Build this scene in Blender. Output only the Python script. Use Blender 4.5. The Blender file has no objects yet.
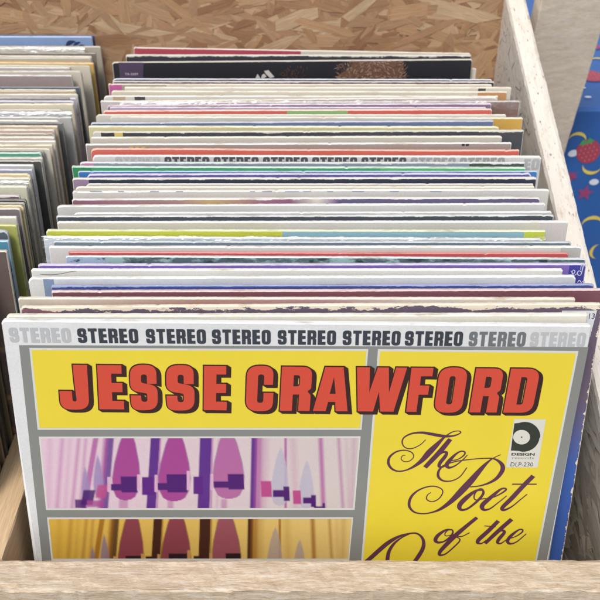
import bpy, bmesh, math, random
import numpy as np
from mathutils import Vector, Matrix
from mathutils.geometry import tessellate_polygon
R = math.radians
random.seed(7)
SC = bpy.context.scene
COL = SC.collection

# ------------------------------------------------------------------ camera
FOC = 900.0                       # focal length in pixels of a 600 px wide picture
PITCH = math.asin(0.5835)
CAMZ = 0.600
cp, sp = math.cos(PITCH), math.sin(PITCH)
cd = bpy.data.cameras.new('camera'); cam = bpy.data.objects.new('camera', cd); COL.objects.link(cam)
cam.location = (0, 0, CAMZ); cam.rotation_euler = (math.pi/2 - PITCH, 0, 0)
cd.sensor_width = 36; cd.lens = 36*FOC/600; cd.clip_start = 0.01; cd.clip_end = 500
SC.camera = cam
cd.dof.use_dof = True; cd.dof.focus_distance = .53; cd.dof.aperture_fstop = 20
# ------------------------------------------------------------------ light
W = bpy.data.worlds.new('World'); SC.world = W; W.use_nodes = True
SUN_EL, SUN_AZ = R(58), R(205)    # azimuth clockwise from +Y : behind the camera, to the left
nt = W.node_tree; nt.nodes.clear()
sky = nt.nodes.new('ShaderNodeTexSky'); sky.sky_type = 'NISHITA'; sky.sun_disc = False
sky.sun_elevation = SUN_EL; sky.sun_rotation = SUN_AZ; sky.dust_density = 3.0; sky.air_density = 1.0; sky.ozone_density = 0.6
hs = nt.nodes.new('ShaderNodeHueSaturation'); hs.inputs['Saturation'].default_value = 0.35
bg = nt.nodes.new('ShaderNodeBackground'); bg.inputs[1].default_value = 0.12
wo = nt.nodes.new('ShaderNodeOutputWorld')
nt.links.new(sky.outputs[0], hs.inputs['Color']); nt.links.new(hs.outputs[0], bg.inputs[0]); nt.links.new(bg.outputs[0], wo.inputs[0])
sl = bpy.data.lights.new('sun', 'SUN'); sl.energy = 1.6; sl.angle = R(16); sl.color = (1, .95, .88)
so = bpy.data.objects.new('sun', sl); COL.objects.link(so)
sd = Vector((math.sin(SUN_AZ)*math.cos(SUN_EL), math.cos(SUN_AZ)*math.cos(SUN_EL), math.sin(SUN_EL)))
so.rotation_euler = sd.to_track_quat('Z', 'Y').to_euler(); so.location = (0, 0, 3)
SC.view_settings.view_transform = 'Standard'; SC.view_settings.look = 'None'
SC.view_settings.exposure = 0.42; SC.view_settings.gamma = 1

# ------------------------------------------------------------------ helpers
def ray(px, py):
    u = (px-300)/FOC; v = (300-py)/FOC
    return Vector((u, cp+v*sp, -(sp-v*cp)))
def at_z(px, py, z):
    r = ray(px, py); k = (z-CAMZ)/r.z
    return Vector((0, 0, CAMZ)) + r*k
def at_y(px, py, y):
    r = ray(px, py); return Vector((0, 0, CAMZ)) + r*(y/r.y)
def lin(c):
    if isinstance(c, str): c = tuple(int(c[i:i+2], 16) for i in (0, 2, 4))
    return tuple((x/255/12.92 if x/255 <= .04045 else ((x/255+.055)/1.055)**2.4) for x in c[:3])
ALB = 0.88
def alb(c):
    l = lin(c); g = .3*l[0]+.6*l[1]+.1*l[2]; return tuple(min(.82, (x*.95+g*.05)*ALB+.006) for x in l) + (1,)

def nodes(name):
    m = bpy.data.materials.new(name); m.use_nodes = True
    n = m.node_tree; b = n.nodes['Principled BSDF']
    return m, n, b
def nn(n, t, **kw):
    x = n.nodes.new(t)
    for k, v in kw.items(): setattr(x, k, v)
    return x
def mth(n, op, a, b=None, clamp=False):
    x = n.nodes.new('ShaderNodeMath'); x.operation = op; x.use_clamp = clamp
    for i, v in enumerate((a, b)):
        if v is None: continue
        if isinstance(v, (int, float)): x.inputs[i].default_value = v
        else: n.links.new(v, x.inputs[i])
    return x.outputs[0]
def mixc(n, f, a, b):
    x = n.nodes.new('ShaderNodeMix'); x.data_type = 'RGBA'
    for i, v in ((0, f), (6, a), (7, b)):
        if isinstance(v, (int, float)): x.inputs[i].default_value = v
        elif isinstance(v, tuple): x.inputs[i].default_value = v if len(v) == 4 else v+(1,)
        else: n.links.new(v, x.inputs[i])
    return x.outputs[2]
def noise(n, vec, scale, detail=3, rough=.55):
    x = nn(n, 'ShaderNodeTexNoise'); x.inputs['Scale'].default_value = scale
    x.inputs['Detail'].default_value = detail; x.inputs['Roughness'].default_value = rough
    n.links.new(vec, x.inputs['Vector']); return x.outputs['Fac']
def mapping(n, vec, scale=(1, 1, 1), loc=(0, 0, 0), rot=(0, 0, 0)):
    x = nn(n, 'ShaderNodeMapping'); x.inputs['Scale'].default_value = scale; x.inputs['Location'].default_value = loc
    x.inputs['Rotation'].default_value = rot
    n.links.new(vec, x.inputs['Vector']); return x.outputs[0]

def flat_mat(name, c, rough=.45, spec=.5, var=.06, scale=60, bump=0.0):
    m, n, b = nodes(name)
    tc = nn(n, 'ShaderNodeTexCoord')
    f = mth(n, 'ADD', mth(n, 'MULTIPLY', noise(n, tc.outputs['Object'], scale, 4), .6), mth(n, 'MULTIPLY', noise(n, tc.outputs['Object'], 1400, 2, .8), .4))
    base = alb(c)
    dark = tuple(x*(1-var*2.2) for x in base[:3])+(1,)
    n.links.new(mixc(n, f, dark, tuple(min(1, x*(1+var)) for x in base[:3])+(1,)), b.inputs['Base Color'])
    b.inputs['Roughness'].default_value = rough; b.inputs['Specular IOR Level'].default_value = spec
    if bump:
        bp = nn(n, 'ShaderNodeBump'); bp.inputs['Strength'].default_value = bump; bp.inputs['Distance'].default_value = .001
        n.links.new(noise(n, tc.outputs['Object'], scale*4, 4), bp.inputs['Height']); n.links.new(bp.outputs[0], b.inputs['Normal'])
    return m
_fm = {}
def fm(c, rough=.45, **k):
    key = (c, rough, tuple(sorted(k.items())))
    if key not in _fm: _fm[key] = flat_mat('print_ink', c, rough, **k)
    return _fm[key]

def link_mesh(name, verts, faces, mats, parent=None, fmat=None, smooth=False):
    me = bpy.data.meshes.new(name); me.from_pydata([tuple(v) for v in verts], [], faces)
    for m in (mats if isinstance(mats, (list, tuple)) else [mats]): me.materials.append(m)
    if fmat: 
        for p, k in zip(me.polygons, fmat): p.material_index = k
    if smooth:
        for p in me.polygons: p.use_smooth = True
    me.update()
    o = bpy.data.objects.new(name, me); COL.objects.link(o)
    if parent: o.parent = parent
    return o
def tag(o, label=None, cat=None, group=None, kind=None):
    if label: o['label'] = label
    if cat: o['category'] = cat
    if group: o['group'] = group
    if kind: o['kind'] = kind
    return o

# ------------------------------------------------------------------ sleeves
def sleeve_mat(spec, w, h, t, segs, top, wear, slit, seed, grad=None, rough=.42, blot=None):
    m, n, b = nodes('printed_card')
    tc = nn(n, 'ShaderNodeTexCoord'); obj = tc.outputs['Object']
    sx = nn(n, 'ShaderNodeSeparateXYZ'); n.links.new(obj, sx.inputs[0])
    X, Y, Z = sx.outputs
    rnd = mapping(n, obj, loc=(seed*.73, seed*.31, seed*.17))
    # printed colour along the width
    if len(segs) == 1: face = alb(segs[0][1])
    else:
        cr = nn(n, 'ShaderNodeValToRGB'); cr.color_ramp.interpolation = 'CONSTANT' if not (blot == 'soft') else 'LINEAR'
        e = cr.color_ramp.elements
        fx = mth(n, 'ADD', mth(n, 'DIVIDE', X, w), .5)
        n.links.new(fx, cr.inputs[0])
        prev = 0.0
        for i, (u1, c) in enumerate(segs):
            el = e[i] if i < 2 else e.new(min(1, max(0, prev)))
            el.position = min(1, max(0, prev)); el.color = alb(c)
            prev = u1
        face = cr.outputs[0]
    # slight mottling of the print
    big = noise(n, rnd, 22, 4); fine = noise(n, rnd, 900, 2)
    mott = mth(n, 'ADD', mth(n, 'MULTIPLY', mth(n, 'SUBTRACT', big, .5), .30), mth(n, 'MULTIPLY', mth(n, 'SUBTRACT', fine, .5), .22))
    hsv = nn(n, 'ShaderNodeHueSaturation')
    if isinstance(face, tuple): hsv.inputs['Color'].default_value = face
    else: n.links.new(face, hsv.inputs['Color'])
    n.links.new(mth(n, 'ADD', mott, 1.0), hsv.inputs['Value'])
    face = hsv.outputs[0]
    if grad:      # second colour printed lower on the cover: (z0, z1, colour)
        mr = nn(n, 'ShaderNodeMapRange'); n.links.new(Z, mr.inputs[0])
        mr.inputs[1].default_value = grad[1]; mr.inputs[2].default_value = grad[0]
        mr.inputs[3].default_value = 1; mr.inputs[4].default_value = 0
        face = mixc(n, mr.outputs[0], face, alb(grad[2]))
    if blot and blot != 'soft':   # painted picture: blotches of other colours
        for k, (sc, th, c) in enumerate(blot):
            v = noise(n, mapping(n, obj, scale=(1, 1, 2.2), loc=(seed+k*3.1, 0, k)), sc, 5, .6)
            mk = mth(n, 'MULTIPLY', mth(n, 'SUBTRACT', v, th), 14, True)
            face = mixc(n, mk, face, alb(c))
    topc = alb(top)
    # dirt on the board edge
    dn = noise(n, mapping(n, rnd, scale=(1, 4, 4)), 55, 5, .65)
    dirty = tuple(x*k for x, k in zip(topc[:3], (.60, .55, .48)))+(1,)
    edge = mixc(n, mth(n, 'MULTIPLY', mth(n, 'SUBTRACT', dn, .52), 5, True), topc, dirty)
    if slit:      # opening between the two boards
        yy = mth(n, 'ABSOLUTE', mth(n, 'SUBTRACT', mth(n, 'DIVIDE', Y, t), .5+.1*math.sin(seed)))
        wob = mth(n, 'MULTIPLY', mth(n, 'SUBTRACT', noise(n, mapping(n, rnd, scale=(1, .2, .2)), 40, 3), .42), .5)
        mk = mth(n, 'MULTIPLY', mth(n, 'SUBTRACT', wob, yy), 18, True)
        edge = mixc(n, mk, edge, (.10, .095, .09, 1))
    # wear: bare white board creeping down from the top and in from the sides
    dtop = mth(n, 'SUBTRACT', h, Z)
    dside = mth(n, 'SUBTRACT', w/2, mth(n, 'ABSOLUTE', X))
    dist = mth(n, 'MINIMUM', dtop, mth(n, 'MULTIPLY', dside, 2.0))
    wn = noise(n, mapping(n, rnd, scale=(.5, 1, 1.4)), 130, 6, .75)
    wn2 = noise(n, mapping(n, rnd, scale=(1, .3, .3)), 9, 2)
    lim = mth(n, 'MULTIPLY', mth(n, 'ADD', mth(n, 'MULTIPLY', mth(n, 'SUBTRACT', wn, .44), 6.0), mth(n, 'MULTIPLY', mth(n, 'SUBTRACT', wn2, .25), 1.5)), wear*.00075)
    wm = mth(n, 'MULTIPLY', mth(n, 'SUBTRACT', lim, dist), 4000, True)
    # long scratches and stray chips
    chip = noise(n, mapping(n, rnd, scale=(1, 1, 3)), 160, 3, .7)
    wm = mth(n, 'MAXIMUM', wm, mth(n, 'MULTIPLY', mth(n, 'SUBTRACT', chip, .74), 9, True))
    face = mixc(n, wm, face, tuple(min(.8, x*1.02) for x in topc[:3])+(1,))
    geo = nn(n, 'ShaderNodeNewGeometry')
    # which faces are the front/back print (local normal y) — read from an attribute
    at = nn(n, 'ShaderNodeAttribute'); at.attribute_name = 'print_side'
    col = mixc(n, at.outputs['Fac'], edge, face)
    n.links.new(col, b.inputs['Base Color'])
    rr = mth(n, 'ADD', rough, mth(n, 'MULTIPLY', wm, .3), True); n.links.new(rr, b.inputs['Roughness'])
    b.inputs['Specular IOR Level'].default_value = .4
    bp = nn(n, 'ShaderNodeBump'); bp.inputs['Strength'].default_value = .5; bp.inputs['Distance'].default_value = .0006
    hgt = mth(n, 'SUBTRACT', noise(n, rnd, 35, 3), mth(n, 'MULTIPLY', wm, .25))
    n.links.new(hgt, bp.inputs['Height']); n.links.new(bp.outputs[0], b.inputs['Normal'])
    return m

def sleeve_mesh(w, h, t, rng, crisp=False, shear=0):
    """outline of a worn card sleeve, front face at y=0 (towards the viewer), back at y=t"""
    pts = []
    def corner(cx, cz, a0, rad):
        for k in range(6):
            a = a0 + k/5*math.pi/2
            pts.append((cx+rad*math.cos(a)+rng.uniform(-.00015, .00015), cz+rad*math.sin(a)+rng.uniform(-.00015, .00015)))
    j = .00004 if crisp else .00008
    wv = rng.choice([0, .1, .2, .3, .5, 1])
    def edge(x0, z0, x1, z1, n, amp):
        ph = rng.uniform(0, 6)
        for k in range(1, n):
            s = k/n
            d = rng.uniform(-amp, amp) + (0 if crisp else .0003*wv*(math.sin(ph+s*4)+.3*math.sin(ph*2+s*17))*(1 if z0 == z1 else .6))
            if not crisp and rng.random() < .006: d -= rng.uniform(.0002, .0006)
            if z0 == z1: pts.append((x0+(x1-x0)*s, z0+d*(1 if z0 > h/2 else 0)))
            else: pts.append((x0+d*(1 if x0 > 0 else -1), z0+(z1-z0)*s))
    rt = [rng.choice([rng.uniform(.0005, .0016), rng.uniform(.001, .0034)]) for _ in range(2)] if not crisp else [.0018, .0018]
    rb = .0015; x = w/2
    corner(x-rt[0], h-rt[0], 0, rt[0]); edge(x-rt[0], h, -x+rt[1], h, 190, j)
    corner(-x+rt[1], h-rt[1], math.pi/2, rt[1]); edge(-x, h-rt[1], -x, rb, 40, j)
    corner(-x+rb, rb, math.pi, rb); edge(-x+rb, 0, x-rb, 0, 6, 0)
    corner(x-rb, rb, 1.5*math.pi, rb); edge(x, rb, x, h-rt[0], 40, j)
    N = len(pts)
    bow = 0 if crisp else rng.uniform(-.0005, .0005)
    layers = [(0, .0006), (.22*t, .0), (.78*t, .0), (t, .0006)]
    V = []
    for y, ins in layers:
        ph = rng.uniform(0, 9)
        for (px, pz) in pts:
            q = 1-ins/(w/2); cxz = (px*q, h/2+(pz-h/2)*(1-ins/(h/2)))
            V.append((cxz[0]-(h-cxz[1])*shear, y, cxz[1]))
    F = []; side = []
    for L in range(3):
        for k in range(N):
            a, b_ = L*N+k, L*N+(k+1) % N
            F.append((a, b_, b_+N, a+N)); side.append(0.0)
    F.append(tuple(range(N))[::-1]); side.append(1.0)
    F.append(tuple(range(3*N, 4*N))); side.append(1.0)
    return V, F, side

def make_sleeve(name, ps, w, h, t, lean, mat, rot=0, crisp=False, rng=random):
    V, F, side = sleeve_mesh(w, h, t, rng, crisp, ps.get('shear', 0))
    me = bpy.data.meshes.new(name); me.from_pydata(V, [], F); me.materials.append(mat)
    at = me.attributes.new('print_side', 'FLOAT', 'FACE'); at.data.foreach_set('value', side)
    bm = bmesh.new(); bm.from_mesh(me); bmesh.ops.recalc_face_normals(bm, faces=bm.faces); bm.to_mesh(me); bm.free()
    o = bpy.data.objects.new(name, me); COL.objects.link(o)
    return o

LEAN0 = 9.8
H = .315
def solve_top(px, py, lean):
    return at_z(px, py, H*math.cos(R(lean)))

def place_stack(specs, cat, group, default_w, lean_of):
    """specs from the back to the front"""
    out = []
    info = []
    for s in specs:
        lean = lean_of(s)
        xl, xr = s.get('xl'), s.get('xr')
        yl, yr = s['y'] if isinstance(s['y'], tuple) else (s['y'], s['y'])
        w = default_w
        if xl is not None: A = solve_top(xl, yl, lean)
        if xr is not None: B = solve_top(xr, yr, lean)
        if xl is not None and xr is not None:
            ww = (B-A).length
            ww = max(.285, min(.319, ww))
            c = (A+B)/2; yaw = math.atan2(B.y-A.y, B.x-A.x); w = ww
        elif xl is not None:
            B = solve_top(xl+430, yr, lean); B = A+(B-A).normalized()*w; c = (A+B)/2; yaw = math.atan2(B.y-A.y, B.x-A.x)
        else:
            A = solve_top(xr-430, yl, lean); A = B+(A-B).normalized()*w; c = (A+B)/2; yaw = math.atan2(B.y-A.y, B.x-A.x)
        info.append((c, yaw, w, lean))
    for i, s in enumerate(specs):
        c, yaw, w, lean = info[i]
        if i+1 < len(specs):
            c2, yaw2, w2, _ = info[i+1]
            gaps = []
            for e in (-.5, .5):
                gaps.append((c.y+math.sin(yaw)*w*e)-(c2.y+math.sin(yaw2)*w*e))
            g = min(gaps)
        else: g = .006
        if g < .0012: print('TIGHT', i, s['label'], round(g*1000, 2))
        t = max(.0009, min(s.get('t', .0028), g*random.Random(i*5+1).uniform(.36, .60) if s.get('t') is None else g*.7))
        s['_t'] = t
        Mt = Matrix.Rotation(yaw, 4, 'Z') @ Matrix.Rotation(-R(lean), 4, 'X') @ Matrix.Rotation(R(s.get('rot', random.Random(i*11+2).gauss(0, .13) if not s.get('crisp') else 0)), 4, 'Y')
        # back top edge centre is at c
        loc = c - (Mt @ Vector((0, t, H)))
        loc.z -= s.get('drop', 0)
        M = Matrix.Translation(loc) @ Mt
        seg = s['face'] if isinstance(s['face'], list) else [(9999, s['face'])]
        segs = []
        for xe, cc in seg:
            if xe > 9000: segs.append((1.0, cc)); continue
            p = M.inverted() @ (solve_top(xe, (s['y'][0] if isinstance(s['y'], tuple) else s['y'])+3, lean))
            segs.append((p.x/w+.5, cc))
        seed = (i*1.7+(0 if cat_seed[0] else 50)) % 97
        mat = sleeve_mat(s, w, H, t, segs, s.get('top', 'e9e5da'), s.get('wear', .8)*random.Random(i*7+3).choice([.3, .6, .8, 1, 1.25]), s.get('slit', i % 2 == 1), seed, s.get('grad'), s.get('rough', .42), s.get('blot'))
        o = make_sleeve('record_sleeve', s, w, H, t, lean, mat, crisp=s.get('crisp', False), rng=random.Random(i*13+5))
        o.matrix_world = M
        tag(o, s['label'], 'record sleeve', group)
        s['obj'] = o; s['w'] = w
        out.append(o)
    bpy.context.view_layer.update()
    return out
cat_seed = [True]

def on_face(o, px, py, off=0.0):
    """photo pixel to the sleeve's own front plane (local x, z)"""
    Mi = o.matrix_world.inverted()
    c = Mi @ Vector((0, 0, CAMZ)); d = Mi.to_3x3() @ ray(px, py)
    k = (-off-c.y)/d.y
    p = c + d*k
    return p.x, p.z

def sheet(name, parent, polys, mat, off, layers_step=0.0):
    """flat printed shapes lying on the sleeve's front; polys are local (x,z) outlines [outer, holes...]"""
    V = []; F = []
    for q, loops in enumerate(polys):
        base = len(V); y = -off-layers_step*q
        fl = []
        for L in loops: fl += [(x, y, z) for x, z in L]
        tris = tessellate_polygon([[Vector((x, z, 0)) for x, z in L] for L in loops])
        V += fl
        for tr in tris: 
            a, b_, c = [fl[k] for k in tr]
            ar = (b_[0]-a[0])*(c[2]-a[2])-(b_[2]-a[2])*(c[0]-a[0])
            tr = tr if ar > 0 else tr[::-1]
            F.append(tuple(base+k for k in tr))
    return link_mesh(name, V, F, mat, parent)

def rpoly(pts, sx, sy, x0, z0):
    """normalised glyph outline (x right, y down, optional corner radius in metres) to local coords"""
    P = [(x0+p[0]*sx, z0-p[1]*sy, p[2] if len(p) > 2 else 0) for p in pts]
    out = []
    n = len(P)
    for i in range(n):
        a, b_, c = P[i-1], P[i], P[(i+1) % n]
        r = b_[2]
        if r == 0: out.append((b_[0], b_[1])); continue
        v1 = Vector((a[0]-b_[0], a[1]-b_[1])); v2 = Vector((c[0]-b_[0], c[1]-b_[1]))
        rr = min(r*sy, v1.length*.49, v2.length*.49)
        p1 = Vector(b_[:2])+v1.normalized()*rr; p2 = Vector(b_[:2])+v2.normalized()*rr
        for k in range(7):
            s = k/6
            q = p1*(1-s)**2 + Vector(b_[:2])*2*s*(1-s)*1.0 + p2*s*s
            out.append((q.x, q.y))
    return out
def offset(loop, d):
    """grow an outline by d (positive grows a counter-clockwise loop)"""
    n = len(loop); ar = sum(loop[i-1][0]*loop[i][1]-loop[i][0]*loop[i-1][1] for i in range(n))
    s = 1 if ar > 0 else -1
    out = []
    for i in range(n):
        a, b_, c = Vector(loop[i-1]), Vector(loop[i]), Vector(loop[(i+1) % n])
        e1 = (b_-a); e2 = (c-b_)
        if e1.length < 1e-9 or e2.length < 1e-9: out.append(tuple(b_)); continue
        e1.normalize(); e2.normalize()
        n1 = Vector((e1.y, -e1.x)); n2 = Vector((e2.y, -e2.x)); nn_ = n1+n2
        if nn_.length < 1e-6: nn_ = n1
        nn_.normalize(); k = 1/max(.5, nn_.dot(n1))
        q = b_+nn_*d*s*k; out.append((q.x, q.y))
    return out

B_, S_ = .24, .06
GL = {
 'J': [[(.50, 0), (1, 0), (1, 1, B_), (0, 1, B_), (0, .57), (.44, .57), (.45, .8, .03), (.56, .8, .03), (.52, .4)]],
 'E': [[(0, 0), (.95, 0), (.95, .2), (.55, .2), (.55, .39), (.96, .39), (.96, .61), (.55, .61), (.55, .79), (1, .79), (1, 1), (0, 1)]],
 'S': [[(0, 0, B_), (.97, 0, B_), (.97, .42), (.60, .42), (.60, .22, S_), (.42, .22, S_), (.42, .385, .03), (1, .45, .18), (1, 1, B_), (.03, 1, B_), (.0, .66), (.40, .66), (.42, .80, S_), (.60, .80, S_), (.60, .63, .03), (.0, .57, .18)]],
 'C': [[(0, 0, B_), (.97, 0, B_), (.97, .42), (.62, .42), (.62, .2, S_), (.43, .2, S_), (.43, .8, S_), (.62, .8, S_), (.62, .58), (1, .58), (1, 1, B_), (0, 1, B_)]],
 'R': [[(0, 0), (1, 0, .2), (1, .50, .12), (.88, .55, .03), (1, .62, .08), (1, 1), (.60, 1), (.60, .63), (.42, .63), (.42, 1), (0, 1)], [(.42, .2), (.60, .2, .05), (.60, .43, .05), (.42, .43)]],
 'A': [[(.26, 0), (.78, 0), (1, 1), (.64, 1), (.61, .79), (.43, .79), (.38, 1), (0, 1)], [(.53, .24), (.60, .59), (.46, .59)]],
 'W': [[(0, 0), (.27, 0), (.30, .55), (.41, 0), (.64, 0), (.69, .55), (.77, 0), (1, 0), (.83, 1), (.55, 1), (.49, .56), (.42, 1), (.10, 1)]],
 'F': [[(0, 0), (1, 0), (1, .2), (.50, .2), (.50, .39), (.92, .39), (.92, .61), (.50, .61), (.50, 1), (0, 1)]],
 'O': [[(0, 0, B_), (1, 0, B_), (1, 1, B_), (0, 1, B_)], [(.41, .2, S_), (.59, .2, S_), (.59, .8, S_), (.41, .8, S_)]],
 'D': [[(0, 0), (1, 0, B_), (1, 1, B_), (0, 1)], [(.42, .2), (.60, .2, S_), (.60, .8, S_), (.42, .8)]],
 'T': [[(0, 0), (1, 0), (1, .21), (.71, .21), (.71, 1), (.29, 1), (.29, .21), (0, .21)]],
}
def glyph(ch, x0, x1, z1, z0):
    return [rpoly(L, x1-x0, z1-z0, x0, z1) for L in GL[ch]]
def word(txt, x0, x1, z1, z0, gap=.12):
    n = len(txt); wd = {'T': .95, 'E': .88}
    tot = sum(wd.get(c, 1) for c in txt)+gap*(n-1); k = (x1-x0)/tot
    out = []; x = x0
    for c in txt:
        ww = wd.get(c, 1)*k; out.append(glyph(c, x, x+ww, z1, z0)); x += ww+gap*k
    return out

def ribbon(pts, step=5):
    """pts [(x,z,width)] -> list of verts pairs via Catmull-Rom"""
    P = [Vector(p) for p in pts]
    if len(P) == 2: P = [P[0], P[0].lerp(P[1], .5), P[1]]
    Q = [P[0]*2-P[1]] + P + [P[-1]*2-P[-2]]
    C = []
    for i in range(1, len(Q)-2):
        for k in range(step):
            s = k/step; a, b_, c, d = Q[i-1:i+3]
            C.append(.5*((2*b_)+(c-a)*s+(2*a-5*b_+4*c-d)*s*s+(3*b_-a-3*c+d)*s**3))
    C.append(P[-1])
    L = []
    for i, c in enumerate(C):
        a = C[max(0, i-1)]; b_ = C[min(len(C)-1, i+1)]
        tx = Vector((b_.x-a.x, b_.y-a.y)); 
        if tx.length < 1e-9: tx = Vector((1, 0))
        tx.normalize(); nx = Vector((-tx.y, tx.x)); hw = max(c.z, 1e-5)/2
        L.append(((c.x+nx.x*hw, c.y+nx.y*hw), (c.x-nx.x*hw, c.y-nx.y*hw)))
    return L
def strokes(name, parent, lst, mat, off):
    V = []; F = []
    y = off
    for pts in lst:
        L = ribbon(pts)
        for k, (a, b_) in enumerate(L):
            y += 1.2e-7
            V += [(a[0], -y, a[1]), (b_[0], -y, b_[1])]
            if k: 
                i = len(V); F.append((i-4, i-3, i-1, i-2))
        y += 2e-6
    o = link_mesh(name, V, F, mat, parent)
    bm = bmesh.new(); bm.from_mesh(o.data)
    for f in bm.faces:
        if f.normal.y > 0: f.normal_flip()
    bm.to_mesh(o.data); bm.free()
    return o
def text_sheet(name, parent, s, x0, x1, z0, z1, mat, off, bold=0.0, shear=0.0):
    cu = bpy.data.curves.new('lettering', 'FONT'); cu.body = s; cu.resolution_u = 3; cu.offset = bold; cu.shear = shear
    to = bpy.data.objects.new('lettering', cu); COL.objects.link(to)
    bpy.context.view_layer.update()
    me = bpy.data.meshes.new_from_object(to.evaluated_get(bpy.context.evaluated_depsgraph_get()))
    bpy.data.objects.remove(to); bpy.data.curves.remove(cu)
    co = np.array([v.co[:] for v in me.vertices]); mn, mx = co.min(0), co.max(0)
    fs = [tuple(p.vertices) for p in me.polygons]
    V = [(x0+(c[0]-mn[0])/(mx[0]-mn[0])*(x1-x0), -off, z0+(c[1]-mn[1])/(mx[1]-mn[1])*(z1-z0)) for c in co]
    bpy.data.meshes.remove(me)
    return link_mesh(name, V, fs, mat, parent)

# ------------------------------------------------------------------ wood
def osb_mat(name, rough=.75, wash=None, washamt=.5):
    m, n, b = nodes(name)
    at = nn(n, 'ShaderNodeAttribute'); at.attribute_name = 'strand'
    tc = nn(n, 'ShaderNodeTexCoord'); obj = tc.outputs['Object']
    gc = nn(n, 'ShaderNodeAttribute'); gc.attribute_name = 'grain_coord'
    g = noise(n, mapping(n, gc.outputs['Vector'], scale=(1, 9, 1)), 55, 6, .72)
    g2 = noise(n, obj, 14, 3)
    hsv = nn(n, 'ShaderNodeHueSaturation'); n.links.new(at.outputs['Color'], hsv.inputs['Color'])
    n.links.new(mth(n, 'ADD', .45, mth(n, 'ADD', mth(n, 'MULTIPLY', g, .75), mth(n, 'MULTIPLY', g2, .35))), hsv.inputs['Value'])
    col = hsv.outputs[0]
    if wash:
        wn = noise(n, mapping(n, obj, scale=(1, 1, 1)), 45, 6, .75)
        sz = nn(n, 'ShaderNodeSeparateXYZ'); n.links.new(obj, sz.inputs[0])
        high = mth(n, 'ADD', mth(n, 'MULTIPLY', mth(n, 'SUBTRACT', sz.outputs[2], .13), 7, True), .15, True)
        mk = mth(n, 'MULTIPLY', mth(n, 'MULTIPLY', mth(n, 'SUBTRACT', wn, 1-washamt), 7, True), high)
        col = mixc(n, mk, col, alb(wash))
    n.links.new(col, b.inputs['Base Color']); b.inputs['Roughness'].default_value = rough
    b.inputs['Specular IOR Level'].default_value = .25
    bp = nn(n, 'ShaderNodeBump'); bp.inputs['Strength'].default_value = .6; bp.inputs['Distance'].default_value = .001
    n.links.new(g, bp.inputs['Height']); n.links.new(bp.outputs[0], b.inputs['Normal'])
    return m
def osb_panel(name, parent, outline, thick, M, palette, mat, n_fl, rng, inside):
    """board in its own xz plane (face at y=0 facing -y), strands pressed into the face; outline = [(x,z)]"""
    V = [(x, 0, z) for x, z in outline]+[(x, thick, z) for x, z in outline]; N = len(outline)
    F = [tuple(range(N))[::-1], tuple(range(N, 2*N))]+[(k, (k+1) % N, N+(k+1) % N, N+k) for k in range(N)]
    colr = [palette[0]]*len(F); gco = {}
    xs = [p[0] for p in outline]; zs = [p[1] for p in outline]
    for q in range(n_fl):
        cx, cz = rng.uniform(min(xs), max(xs)), rng.uniform(min(zs), max(zs))
        L = rng.choice([rng.uniform(.005, .02), rng.uniform(.012, .045)]); wd = rng.uniform(.16, .3)*L if L < .018 else rng.uniform(.003, .0075); a = rng.uniform(0, math.pi) if rng.random() < .6 else rng.gauss(0, .35)
        ca, sa = math.cos(a), math.sin(a)
        sh = [(-L, -wd*rng.uniform(.2, 1)), (-L*rng.uniform(.3, .7), -wd), (L*rng.uniform(.3, .9), -wd*rng.uniform(.6, 1)), (L, wd*rng.uniform(-.5, .6)), (L*rng.uniform(.2, .8), wd), (-L*rng.uniform(.4, 1), wd*rng.uniform(.5, 1))]
        P = [(cx+x*ca-z*sa, cz+x*sa+z*ca) for x, z in sh]
        if not all(inside(x, z) for x, z in P): continue
        base = len(V); y0 = -rng.uniform(.00015, .0011); tx, tz = rng.uniform(-.006, .006), rng.uniform(-.012, .012)
        V += [(x, min(-.0001, y0+(x-cx)*tx+(z-cz)*tz), z) for x, z in P]
        F.append(tuple(range(base, base+6))); colr.append(rng.choice(palette)); q3 = rng.uniform(0, 50)
        for k_, (x, z) in enumerate(sh): gco[base+k_] = (x+q3, z+q3, q3)
    me = bpy.data.meshes.new(name); me.from_pydata(V, [], F); me.materials.append(mat)
    at = me.attributes.new('strand', 'FLOAT_COLOR', 'FACE')
    at.data.foreach_set('color', [v for c in colr for v in (*[k*ALB for k in lin(c)], 1)])
    ga = me.attributes.new('grain_coord', 'FLOAT_VECTOR', 'POINT'); ga.data.foreach_set('vector', [v for k_ in range(len(V)) for v in gco.get(k_, V[k_])])
    bm = bmesh.new(); bm.from_mesh(me)
    for k, f in enumerate(bm.faces):
        if k >= N+2 and f.normal.y > 0: f.normal_flip()
    bm.to_mesh(me); bm.free()
    o = bpy.data.objects.new(name, me); COL.objects.link(o); o.parent = parent; o.matrix_world = M
    return o
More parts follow.
